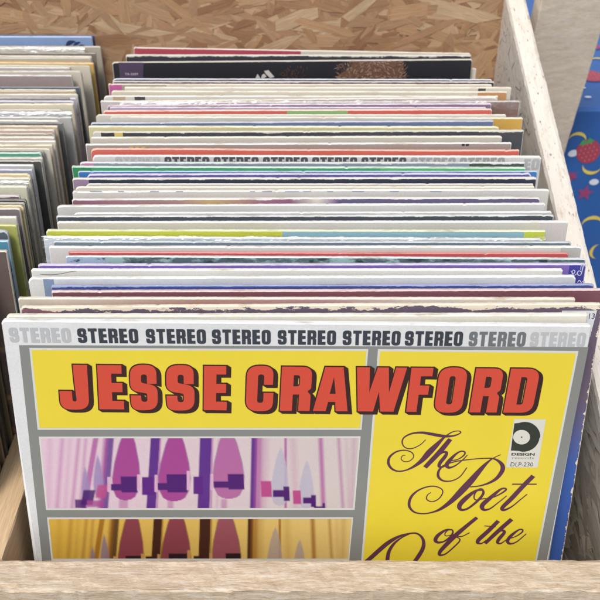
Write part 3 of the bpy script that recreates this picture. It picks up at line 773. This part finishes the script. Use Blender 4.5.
for q, (yy, cc, nme) in enumerate(zip(ys, cs, nm)):
    left.append(D((yy, yy+1.2), nme+' sleeve showing only its edge at the far left, beside the front yellow sleeve', cc, xr=None, top=cc, wear=.6, xw=-.1880-.0012*(q % 3)))
for s in left:
    if s.get('xw'):   # right edge at a known place in the bin
        ln = 1.0+8.0*min(1, max(0, (s['y'][0]-40)/240)); yb_ = solve_top(300, s['y'][1], ln).y
        d = (cp*yb_+sp*(CAMZ-H*math.cos(R(ln)))); s['xr'] = 300+FOC*s['xw']/d
cat_seed[0] = False
for s in left:      # left stack brightened through its colours: print and board edges lifted and greyed
    for k in ('face', 'top'):
        c = s[k]
        if isinstance(c, str): s[k] = '%02x%02x%02x' % tuple(int(int(c[i:i+2], 16)*.88+30) for i in (0, 2, 4))
for s in left:
    s['slit'] = s.get('slit', True)
place_stack(left, None, 'record sleeves standing in the left section of the bin', .3145, lambda s: 1.0+8.0*min(1, max(0, (s['y'][0]-40)/240)))
for s in left:
    if s.get('xw'): s['obj']['label'] = s['label']

# ------------------------------------------------------------------ details on single sleeves
def loc_poly(o, pts, off=.0001): return [on_face(o, x, y, off) for x, y in pts]
def px_sheet(name, s, pts, c, off=.00012, rough=.45):
    o = s['obj']; return sheet(name, o, [[loc_poly(o, pts, off)]], fm(c, rough), off)
# black portrait sleeve
s = find('tall black sleeve'); o = s['obj']
px_sheet('corner_sticker', s, [(118.5, 62.5), (143.5, 62.5), (143, 78.5), (120, 78.5)], '53425e')
x0_, z0_ = on_face(o, 125, 75.2); x1_, z1_ = on_face(o, 138, 72.8)
text_sheet('sticker_number', o, 'TA-5609', x0_, x1_, z0_, z1_, fm('d8d4da'), .0003)
px_sheet('printed_emblem', s, [(255.5, 78.3), (257.5, 73.8), (260.5, 78.3)], 'd5d2cc')
o2 = sheet('printed_emblem', o, [[loc_poly(o, P)] for P in ([(264, 71), (268.5, 70.2), (274.5, 77), (270, 78), (266, 74)], [(262, 75), (264, 73.5), (266.5, 76.5), (264, 78.3), (261, 78.3)])], fm('d5d2cc'), .00014)
# the portrait's hair: a brown patch and fine locks sweeping out of two partings
hr = random.Random(5)
px_sheet('portrait_hair', s, [(337, 79.2), (341, 73), (350, 69), (352, 63), (360, 61.2), (376, 61.4), (392, 60.8), (402, 62), (404, 69), (402, 79)], '74543f', .00016)
lst = {0: [], 1: [], 2: []}
for i in range(1500):
    c0 = hr.choice([(352, 80), (372, 60), (396, 80)]); th = hr.uniform(0, 6.283); rr_ = abs(hr.gauss(0, 14))
    cx = c0[0]+rr_*math.cos(th)*1.3; yy = c0[1]+rr_*math.sin(th)*.8
    if not (338 < cx < 405 and 61 < yy < 78.6): continue
    dx, dy = (cx-c0[0]), (yy-c0[1]); L_ = math.hypot(dx, dy)+.1; k = hr.uniform(2, 5)/L_
    P = [(cx, yy), (cx+dx*k*.5, yy+dy*k*.4), (cx+dx*k+hr.uniform(-.6, .6), min(79.3, max(60.6, yy+dy*k)))]
    Q = [on_face(o, a_, b_, .0002) for a_, b_ in P]
    lst[hr.choice([0, 1, 1, 2])].append([(q[0], q[1], w_*.001) for q, w_ in zip(Q, (.12, .4, .1))])
for k, c in enumerate(['a8806a', '835d4c', 'd0ab94']):
    strokes('portrait_hair', o, lst[k], fm(c), .0002+k*.0002)
lst = []
for i in range(40):
    cx = hr.gauss(293, 6); yy = hr.uniform(64, 78)
    P = [(cx, yy), (cx+hr.uniform(-3, 3), yy+hr.uniform(1, 3))]
    Q = [on_face(o, a_, b_, .0002) for a_, b_ in P]
    lst.append([(Q[0][0], Q[0][1], .0005), (Q[1][0], Q[1][1], .0002)])
strokes('dim_highlights', o, lst, fm('6b4a3c'), .0002)
# white sleeve with yellow letters and black marks
s = find('small yellow letters'); o = s['obj']
for k in range(3): px_sheet('yellow_letter', s, [(129+k*6, 146.6), (133.6+k*6, 146.4), (133+k*6, 149.5), (130+k*6, 149.5)], 'e2b85a')
for k in range(2): px_sheet('black_mark', s, [(462+k*4, 143.8), (465+k*4, 143.8), (464.6+k*4, 146), (461.8+k*4, 146)], '34343a')
# lettered sleeve, hidden but for its top
def stereo(s, words, ztop_mm, h_mm, mats, off=.00015):
    o = s['obj']
    for (xa, xb, ypx, which) in words:
        a_, _ = on_face(o, xa, ypx); b_, _ = on_face(o, xb, ypx)
        g = word('STEREO', a_, b_, H-ztop_mm*.001, H-(ztop_mm+h_mm)*.001)
        sheet('stereo_lettering', o, g, mats[which], off)
ghost, dark, mid = fm('b4b7ba'), fm('3a4049'), fm('8d9296')
s = find('repeated black word')
stereo(s, [(115+49.3*k-49.3, 115+49.3*k-49.3+45, 158, (0 if k < 2 else (2 if k >= 7 else 1))) for k in range(1, 9)], .7, 8, [fm('bfc1c2'), fm('55585f'), fm('a9abad')])
sheet('stereo_lettering', s['obj'], word('EO', *[on_face(s['obj'], x, 163)[0] for x in (524, 539.5)], H-.0018, H-.0098), fm('b4b6b8'), .00015)
# blue dashes
s = find('blue dashed line'); o = s['obj']; hr = random.Random(2)
[sheet('dash', o, [[loc_poly(o, [(x, 191.2), (x+w_, 191.2), (x+w_, 191.9), (x, 191.9)])]], fm('7d86b4'), .00015) for x, w_ in [(90, 12), (118, 6), (150, 9), (176, 7), (250, 5), (262, 10), (285, 14), (303, 8), (327, 6), (352, 12), (390, 9), (430, 12)]]
# script on the dark blue end
s = find('bearing white script'); o = s['obj']
def pxs(o, pts, k, ox, oy, off):
    out = []
    for x, y, w_ in pts:
        a_ = on_face(o, ox+x/k, oy+y/k, off); b_ = on_face(o, ox+x/k+w_/k, oy+y/k, off); out.append((a_[0], a_[1], abs(b_[0]-a_[0])))
    return out
ed = [[(425, 305, 4), (440, 322, 5), (450, 308, 5), (440, 300, 4), (432, 318, 4), (445, 332, 5), (460, 322, 4)],
      [(488, 312, 5), (474, 305, 5), (464, 318, 6), (472, 332, 6), (486, 326, 5), (496, 290, 6), (500, 268, 5), (494, 262, 4), (486, 280, 4), (484, 300, 4)],
      [(465, 375, 5), (475, 362, 5), (485, 372, 5), (490, 384, 4)], [(492, 372, 4), (505, 366, 5), (508, 380, 5)]]
strokes('script_lettering', o, [pxs(o, P, 6, 500, 220, .0002) for P in ed], fm('d5d4ea'), .0002)
# cracked lines
s = find('cracked left edge'); o = s['obj']
strokes('crack', o, [pxs(o, [(x, y, 2.2) for x, y in ((240, 325), (300, 328), (345, 325), (385, 318), (425, 310), (460, 306))], 6, 0, 220, .0002)], fm('6a6862'), .0002)
# number label
s = find('small white number label'); o = s['obj']
px_sheet('number_label', s, [(562, 310.6), (597, 310.6), (590, 337), (560, 337)], 'dfe0e6', .0002)
x0_, z0_ = on_face(o, 588.5, 318.5); x1_, z1_ = on_face(o, 595, 313)
text_sheet('number_lettering', o, '13', x0_, x1_, z0_, z1_, fm('4a4a50'), .0004)
# swoosh emblem
s = find('swoosh emblem'); o = s['obj']
strokes('printed_emblem', o, [pxs(o, P, 6, 0, 20, .0002) for P in ([(395, 158, 6), (415, 138, 26), (440, 130, 14), (455, 132, 4)], [(440, 158, 4), (452, 146, 16), (470, 136, 12), (482, 134, 4)], [(470, 155, 5), (495, 158, 22), (515, 178, 24), (520, 205, 18), (518, 222, 8)])], fm('2b3a66'), .0002)

# clear plastic covers
pm, n, b = nodes('clear_plastic'); n.nodes.remove(b)
tr = nn(n, 'ShaderNodeBsdfTransparent'); gl = nn(n, 'ShaderNodeBsdfGlossy'); gl.inputs['Roughness'].default_value = .28
mx = nn(n, 'ShaderNodeMixShader'); out = n.nodes['Material Output']; tc = nn(n, 'ShaderNodeTexCoord')
bp = nn(n, 'ShaderNodeBump'); bp.inputs['Strength'].default_value = 1; bp.inputs['Distance'].default_value = .004
n.links.new(noise(n, mapping(n, tc.outputs['Object'], scale=(1, 1, 2.5)), 28, 4, .6), bp.inputs['Height'])
n.links.new(bp.outputs[0], gl.inputs['Normal'])
n.links.new(mth(n, 'MULTIPLY', mth(n, 'SUBTRACT', noise(n, mapping(n, tc.outputs['Object'], scale=(1, 1, 3)), 45, 4, .7), .38, True), .9), mx.inputs[0])
n.links.new(tr.outputs[0], mx.inputs[1]); n.links.new(gl.outputs[0], mx.inputs[2]); n.links.new(mx.outputs[0], out.inputs[0])
def plastic(s, seed, up=.0022, off=.0011):
    o = s['obj']; w = s['w']; t = s['_t']; rg = random.Random(seed); V = []; F = []; NXp = 60
    rows = [(-off*.5, .02), (-off*.6, H*.55), (-off*.7, H-.012), (-off*.6, H+.0002), (t*.45, H+up*.7), (t*.6, H+up*.6)]
    for i in range(NXp+1):
        x = -w/2-.001+(w+.002)*i/NXp; a_ = rg.uniform(-1, 1)
        for k, (y, z) in enumerate(rows):
            V.append((x, y+.00015*rg.uniform(-1, 1), z+(.0008*a_*(k/5)**2 if k > 2 else 0)))
    K = len(rows)
    for i in range(NXp):
        for k in range(K-1): a_ = i*K+k; F.append((a_, a_+K, a_+K+1, a_+1))
    return link_mesh('plastic_cover', V, F, pm, o, smooth=True)
for k, txt in enumerate(['crinkled clear plastic', 'white sleeve in loose clear plastic', 'tall cream sleeve in plastic', 'crumpled plastic top', 'dusty grey sleeve in plastic']):
    plastic(find(txt), k)

# ------------------------------------------------------------------ the front cover's print
fs = find('front sleeve with yellow'); FO = fs['obj']
ink = lambda c, r=.30: fm(c, r, var=.05)
def LP(pts, off=.0001): return [on_face(FO, x, y, off) for x, y in pts]
def ext(p, q, z):    # extend the line p-q down to height z
    k = (z-p[1])/(q[1]-p[1]); return (p[0]+(q[0]-p[0])*k, z)
def quad_down(TL, TR, BL, BR, z=None, off=.0001):
    a_, b_, c_, d_ = LP([TL, TR, BL, BR], off)
    if z is not None: c_, d_ = ext(a_, c_, z), ext(b_, d_, z)
    return [a_, b_, d_, c_]
sheet('grey_border', FO, [[quad_down((19, 345.2), (588.6, 347), (41.7, 557), (547.4, 557), .004)]], ink('858885'), .00010)
pale = ink('d6d6cf')
YA = fm('e8d21a', .30, var=.05)
frames = [((29.3, 347.9), (368.3, 349), (37.6, 429.8), (361.6, 429.8), None), ((378, 349), (578.5, 351), (361.5, 557), (537.6, 557), .012),
          ((38.8, 436.6), (360.6, 436.2), (46, 510), (354.6, 509.8), None), ((47, 517.4), (353.2, 517.2), (51.4, 560), (349.3, 560), None)]
fr = [quad_down(*f[:4], f[4], .00014) for f in frames]
# lower picture really continues below the board's rim
a_, b_, d_, c_ = fr[3]; fr[3] = [a_, b_, ext(b_, d_, .075), ext(a_, c_, .075)]
sheet('panel_frame', FO, [[q] for q in fr], pale, .00018)
yel = [quad_down((31.6, 350), (366.3, 351), (39.6, 427.8), (360, 427.8), None, .0002), quad_down((380.1, 351.2), (575.9, 353.2), (363.5, 557), (535.6, 557), .014, .0002)]
for q in yel: sheet('yellow_panel', FO, [[q]], YA, .00026)
# big title
J = [('J', 59, 88.8), ('E', 98, 124), ('S', 130, 158), ('S', 166, 195), ('E', 203.5, 227.5), ('C', 246, 274), ('R', 280.5, 311.5), ('A', 314, 350), ('W', 354.5, 405),
     ('F', 408.5, 431), ('O', 436.5, 465.5), ('R', 472.5, 501), ('D', 507, 537)]
zt = on_face(FO, 300, 366.2, .0003)[1]; zb = on_face(FO, 300, 411.0, .0003)[1]
gl_ = []
for ch, xa, xb in J:
    X0 = on_face(FO, xa, 388, .0003)[0]; X1 = on_face(FO, xb, 388, .0003)[0]
    rnd = ch in 'OSC'
    g_ = glyph(ch, X0, X1, zt+(.0004 if rnd else 0), zb-(.0004 if rnd or ch == 'J' else 0))
    gl_.append([[(x+(z-(zt+zb)/2)*.045, z) for x, z in L] for L in g_])
mmx = .00190; ol = .00050
shp = []
for k in range(5):
    dx, dz = mmx*k/4, -mmx*.72*k/4
    for g in gl_: 
        loops = [offset(g[0], ol)]+[offset(h_, -ol*.8) for h_ in g[1:]]
        shp.append([[(x+dx, z+dz) for x, z in L] for L in loops])
sheet('title_shadow', FO, shp, ink('34140f'), .00034, 1e-6)
sheet('title_lettering', FO, [[offset(g[0], -.00022)]+[offset(h_, .00022) for h_ in g[1:]] for g in gl_], ink('d4452c'), .00052)
# repeated word along the top
ws = [(9.5, 71, 0), (77.7, 138.3, 1), (146, 206, 1), (212, 270.7, 1), (277.7, 336, 1), (342.7, 400.6, 1), (405, 463, 1), (469, 526, 2), (530.5, 586, 0)]
ztw = on_face(FO, 300, 330.0)[1]; zbw = on_face(FO, 300, 344.6)[1]
mm = [ink('b9bcbf'), ink('343a44'), ink('6d7276')]
for xa, xb, k in ws:
    X0 = on_face(FO, xa, 337)[0]; X1 = on_face(FO, xb, 337)[0]
    sheet('stereo_lettering', FO, word('STEREO', X0, X1, ztw, zbw, .16), mm[k], .00016)
# script
A_ = (385, 425); Bc = (440, 450); Cc = (360, 485); Dc = (440, 485)
scr = [
 (A_, [(245, 88, 4), (210, 120, 5), (160, 142, 6), (120, 135, 6), (103, 105, 7), (115, 75, 8), (160, 52, 10), (220, 46, 14), (280, 55, 18), (340, 66, 18), (390, 68, 12), (430, 60, 8), (455, 45, 6), (440, 36, 5), (405, 42, 6), (375, 60, 8), (345, 84, 14), (310, 120, 26), (265, 165, 34), (225, 210, 26), (180, 245, 16), (130, 270, 9), (80, 278, 9), (40, 262, 12), (20, 228, 14), (30, 190, 12), (70, 160, 9), (120, 152, 7), (160, 165, 6), (172, 190, 5), (150, 215, 5), (118, 220, 5), (97, 205, 5), (105, 185, 4), (122, 182, 4)]),
 (A_, [(392, 85, 24), (330, 160, 28), (240, 255, 24)]),
 (A_, [(262, 232, 6), (310, 190, 8), (345, 165, 12), (370, 165, 14), (360, 190, 20), (332, 225, 20), (325, 248, 16), (345, 252, 10), (375, 235, 6), (400, 210, 5)]),
 (A_, [(395, 215, 6), (440, 205, 6), (475, 180, 8), (478, 162, 8), (455, 158, 8), (425, 175, 12), (390, 210, 20), (370, 240, 22), (385, 256, 14), (420, 245, 8), (460, 215, 6), (495, 180, 5)]),
 (A_, [(492, 255, 5), (450, 310, 6), (400, 335, 7), (350, 335, 10), (320, 310, 14), (325, 270, 12), (360, 240, 9), (420, 220, 7), (500, 208, 6), (600, 200, 6), (660, 205, 10), (700, 235, 20), (705, 270, 24), (675, 315, 20), (630, 345, 14), (570, 365, 8), (510, 372, 6)]),
 (Bc, [(365, 28, 4), (325, 46, 5), (290, 70, 12), (250, 110, 24), (190, 180, 36), (130, 245, 38), (70, 305, 28), (10, 350, 18), (-40, 372, 10), (-100, 382, 8), (-155, 372, 10), (-185, 335, 14), (-175, 285, 14), (-135, 245, 10), (-80, 222, 8), (-30, 218, 7), (10, 235, 6), (15, 260, 6), (-10, 295, 6), (-50, 310, 6), (-80, 295, 6), (-75, 270, 5), (-55, 255, 4)]),
 (Bc, [(255, 240, 10), (215, 245, 14), (160, 285, 26), (118, 330, 26), (125, 358, 16), (165, 352, 12), (220, 310, 14), (258, 265, 14), (255, 238, 10), (235, 235, 8), (210, 260, 8), (205, 290, 6), (222, 300, 6), (260, 292, 6), (300, 290, 6), (350, 270, 8), (390, 245, 10), (395, 232, 9), (365, 235, 12), (310, 280, 22), (255, 330, 26), (262, 358, 16), (300, 352, 9), (350, 315, 6), (400, 275, 5)]),
 (Bc, [(560, 155, 26), (500, 215, 26), (430, 290, 26), (375, 345, 22), (385, 360, 14), (430, 340, 8), (480, 300, 6), (523, 265, 5)]),
 (Bc, [(432, 205, 7), (580, 205, 7)]),
 (Cc, [(555, 268, 8), (515, 270, 12), (470, 300, 20), (452, 330, 20), (470, 345, 14), (510, 335, 10), (550, 300, 10), (555, 272, 8), (530, 270, 6), (510, 290, 6), (515, 305, 5), (545, 300, 5), (590, 290, 5)]),
 (Dc, [(222, 195, 20), (160, 245, 22), (90, 305, 26), (30, 365, 24), (0, 400, 20), (0, 420, 14), (35, 412, 8), (85, 370, 8), (118, 335, 7), (112, 318, 6), (85, 310, 5)]),
 (Dc, [(75, 306, 5), (130, 308, 6), (178, 285, 5)]),
 (Dc, [(350, 215, 22), (290, 275, 24), (235, 325, 24), (226, 346, 16), (250, 350, 8), (278, 330, 5)]),
 (Dc, [(265, 245, 5), (335, 250, 5)]),
 (Dc, [(430, 205, 24), (350, 275, 24), (270, 350, 20)]),
 (Dc, [(290, 325, 6), (340, 290, 8), (372, 272, 12), (385, 285, 18), (355, 322, 20), (345, 345, 14), (365, 350, 8), (398, 328, 5)]),
 (Dc, [(400, 325, 6), (450, 310, 6), (490, 285, 8), (495, 268, 8), (470, 270, 10), (425, 305, 18), (405, 335, 18), (420, 352, 12), (460, 340, 7), (518, 292, 5)]),
 (Cc, [(-40, 540, 16), (0, 490, 20), (60, 440, 24), (110, 395, 25), (170, 345, 24), (230, 310, 16), (290, 292, 10), (340, 290, 10), (375, 320, 14), (380, 370, 20), (345, 435, 22), (290, 500, 18), (220, 545, 12)]),
 (Cc, [(165, 480, 20), (165, 440, 20), (175, 395, 18), (205, 350, 14), (250, 315, 8), (295, 294, 6)]),
]
strokes('script_lettering', FO, [pxs(FO, [(x, y, w_*1.14+.6) for x, y, w_ in P], 6, ox, oy, .0004) for (ox, oy), P in scr], ink('5a2c48'), .00034)
# maker's label
def k8(pts): return [(500+x/8.567, 410+y/8.571) for x, y in pts]
sheet('maker_label', FO, [[LP(k8([(122, 75), (392, 78), (322, 491), (48, 490)]))]], ink('d9d7cc'), .00036)
lf = [(118, 95), (380, 98), (318, 430), (62, 428)]
def ring(P, w_): 
    A = k8(P); cx = sum(p[0] for p in A)/4; cy = sum(p[1] for p in A)/4
    return [LP(A), LP([(cx+(x-cx)*(1-w_), cy+(y-cy)*(1-w_)) for x, y in A])]
rec = [(90, 345), (122, 115)]
for i in range(25):
    th = R(-125)+R(250)*i/24 if False else R(-118+236*i/24)
    rec.append((212+133*math.cos(th), 228+128*math.sin(th)))
rec = [(122, 112)]+[(212+133*math.cos(R(-112+222*i/30))-(i/30*14 if i > 15 else 0), 227+128*math.sin(R(-112+222*i/30))) for i in range(31)]+[(92, 345)]
sheet('record_logo', FO, [[LP(k8(rec))]], ink('2e352c'), .00040)
sheet('record_logo', FO, [[LP(k8([(184+72*math.cos(q), 230+62*math.sin(q)) for q in np.linspace(0, 6.283, 33)[:-1]]))]], ink('d9d7cc'), .00044)
sheet('record_logo', FO, [[LP(k8([(184+7*math.cos(q), 230+7*math.sin(q)) for q in np.linspace(0, 6.283, 13)[:-1]]))]], ink('55554c'), .00048)
def fit_text(t, xa, xb, ya, yb, c, bold):
    P = k8([(xa, yb), (xb, ya)]); a_, b_ = LP(P); text_sheet('label_lettering', FO, t, a_[0], b_[0], a_[1], b_[1], ink(c), .00042, bold)
fit_text('DESIGN', 96, 298, 366, 388, '2e352c', .035)
fit_text('records', 100, 290, 398, 416, '8d8c80', 0)
fit_text('DLP-230', 88, 285, 447, 480, '4a4a44', .0)

# organ pipe pictures, painted point by point into a fine mesh
def paint(X, Y, pal, seed):
    C = np.empty(X.shape+(3,)); bgL, bgR = (np.array(lin(c)) for c in pal['bg'])
    u = ((X-40)/320)[..., None]; C[:] = bgL*(1-u)+bgR*u
    T = (Y-437)/72
    def over(a, c):
        nonlocal C
        a = np.clip(a, 0, 1)[..., None]; C = C*(1-a)+np.array(lin(c))*a
    def streak(xt, xb, w, c, soft, al): over(np.clip((w/2-np.abs(X-(xt+(xb-xt)*T)))/soft+.5, 0, 1)*al, c)
    def rect(x0, x1, y0, y1, c, sk=0, al=1, soft=1.0):
        xx = X-sk*(Y-(y0+y1)/2)
        over(np.clip((xx-x0)/soft+.5, 0, 1)*np.clip((x1-xx)/soft+.5, 0, 1)*np.clip((Y-y0)/soft+.5, 0, 1)*np.clip((y1-Y)/soft+.5, 0, 1)*al, c)
    tt = [0, .1, .25, .5, .7, .85, .95, .985, 1]; ff = [0, .30, .58, .88, 1, .93, .68, .4, 0]
    def almond(cx, y0, y1, w, c, al=1, soft=1.0, lean=0, edge=None):
        t = (Y-y0)/(y1-y0); hw = np.interp(t, tt, ff, left=-1, right=-1)*w/2
        d = hw-np.abs(X-(cx+lean*(1-t)))
        if edge: over(np.clip((d+.8)/soft, 0, 1)*.6, edge)
        over(np.clip(d/soft, 0, 1)*al, c)
    m, p, dk, al_ = pal['mag'], pal['pur'], pal['dk'], pal['alm']
    for a in [(62.5, 57, 4, m, 4, .45), (70, 65, 3, m, 4, .25), (79, 72, 3.5, m, 3, .5), (86, 80, 3, m, 3, .45), (96, 84, 5.5, m, 1.8, .85), (110, 104, 8, p, 1.8, .9), (106, 100, 5, m, 3, .7),
              (155.5, 151, 9.5, p, 1.2, 1), (160.5, 157, 1.6, m, 1.5, .7), (206, 203.5, 12, p, 1.2, 1), (212.5, 211, 1.8, m, 1.5, .7), (219, 217, 2, m, 3, .3), (254.5, 253, 6, p, 1.5, 1), (259, 257.5, 7, m, 4, .75),
              (265, 263, 7, m, 6, .3), (285.6, 285.6, 2.5, m, 1.4, .9), (293, 296, 6, m, 6, .25), (320.5, 323.5, 4.5, m, 3, .8), (338.5, 343, 3, m, 3, .6), (354, 352, 5, m, 5, .3), (346, 349, 3, m, 4, .2), (50, 48, 4, m, 6, .25)]:
        streak(*a)
    for x0, x1 in ((119, 128), (167.5, 173.5), (221, 227)): rect(x0, x1, 499, 512, m, 0, .55, 2.5)
    almond(86, 465, 500, 10, pal['pale2'], .9, 2, -1); almond(99, 453, 497, 12.5, pal['pale2'], .9, 2, -1.5)
    rect(82, 94, 490, 505, dk, -.2, .95, 1.4); rect(96.5, 107, 485, 498, pal['rose'], -.2, .9, 2); rect(75, 86, 499.5, 508, dk, 0, .9, 1.4); rect(87, 104, 500.5, 507, pal['alm'], 0, .85, 1.5)
    for cx, w, y1, c, ln in ((125.5, 28, 500.5, al_, 2.5), (174, 32.5, 501.5, al_, 1.5), (229, 31.5, 499, pal['alm3'], -1.5)):
        almond(cx, 425, y1, w, c, 1, .9, ln, p)
    rect(142, 155, 477, 495, pal['blk'], 0, 1, 1); rect(193.4, 203, 476.6, 494, pal['blk'], 0, 1, 1)
    for x0, x1, y0, y1 in ((110.8, 122, 484, 490.5), (121, 137.4, 476.5, 492.5), (157.6, 168, 483, 490), (167, 187, 474.3, 492.5), (213.6, 229, 481.4, 487.8), (228, 244, 474, 489.5)):
        rect(x0, x1, y0, y1, dk, .06, 1, .9)
    for x0, x1, y0, y1 in ((137.2, 140.8, 474.5, 491), (107.4, 110.6, 477, 492), (186.8, 190, 471, 490), (154.6, 157.4, 475, 492), (210.4, 213.3, 474, 490)):
        rect(x0, x1, y0, y1, pal['pink'], 0, 1, .9); rect((x0+x1)/2-.3, (x0+x1)/2+.4, y0+1, y1-1, m, 0, .4, .6)
    almond(279.5, 446, 506, 19, pal['pale'], .85, 1.2, 1.5); almond(306, 459, 509, 16.5, pal['pale'], .85, 1.2, 1)
    rect(261, 271.6, 481, 497, pal['rose'], .05); rect(273, 284, 490, 497, dk, .0); rect(283.6, 289.6, 486.5, 501, dk, .05)
    rect(293, 301, 490.5, 504, pal['rose'], .05); rect(303, 312, 497.5, 503.5, dk); rect(311, 316, 495, 507, dk); rect(314, 325, 506.3, 508.4, dk); rect(322.5, 325, 503, 508.4, dk)
    rg = np.random.default_rng(seed); C *= (1+rg.normal(0, .02, X.shape))[..., None]
    return np.clip(C, 0, 1)
def picture(q, toPx, pal, seed, nu, nv):
    P = np.array([[on_face(FO, 0, 0)]*2]*2) if False else None
    V = []; a_, b_, c_, d_ = q            # TL TR BR BL in photo pixels
    S, T = np.meshgrid(np.linspace(0, 1, nu+1), np.linspace(0, 1, nv+1), indexing='ij')
    PX = (a_[0]*(1-S)+b_[0]*S)*(1-T)+(d_[0]*(1-S)+c_[0]*S)*T
    PY = (a_[1]*(1-S)+b_[1]*S)*(1-T)+(d_[1]*(1-S)+c_[1]*S)*T
    UX, UY = toPx(PX, PY)
    C = paint(UX, UY, pal, seed)*ALB
    for i in range(nu+1):
        for j in range(nv+1):
            x, z = on_face(FO, PX[i, j], PY[i, j], .00026); V.append((x, -.00026, z))
    F = [(i*(nv+1)+j, i*(nv+1)+j+1, (i+1)*(nv+1)+j+1, (i+1)*(nv+1)+j) for i in range(nu) for j in range(nv)]
    m, n, b = nodes('picture_print'); at = nn(n, 'ShaderNodeAttribute'); at.attribute_name = 'ink'
    n.links.new(at.outputs['Color'], b.inputs['Base Color']); b.inputs['Roughness'].default_value = .33; b.inputs['Specular IOR Level'].default_value = .4
    o = link_mesh('organ_picture', V, F, m, FO)
    at = o.data.attributes.new('ink', 'FLOAT_COLOR', 'POINT')
    rgba = np.ones((C.shape[0]*C.shape[1], 4)); rgba[:, :3] = C.reshape(-1, 3); at.data.foreach_set('color', rgba.astype(np.float32).ravel())
    return o
pal1 = dict(bg=('dcc0d0', 'cdc3bf'), mag='a8549a', pur='5c2f86', dk='4a1a6c', alm='a0468e', alm3='ae689c', blk='5a2080', pink='dcb4cc', pale='b4b0c2', pale2='9a84b4', rose='b44a86')
pal2 = dict(bg=('d6ac44', 'd9bc74'), mag='96601c', pur='43241a', dk='2c1a20', alm='86404a', alm3='94505a', blk='33201e', pink='c89a5c', pale='a8978c', pale2='8c7484', rose='a4504a')
picture([(40.6, 438.4), (358.8, 438), (352.9, 508), (47.6, 508.2)], lambda x, y: (x, y), pal1, 1, 340, 86)
o = picture([(48.8, 519.2), (351.6, 519), (348, 558.6), (53, 558.6)], lambda x, y: (197+(x-197)*1.07, y-79.3), pal2, 2, 320, 48)

print('sleeves', len(main), len(left))
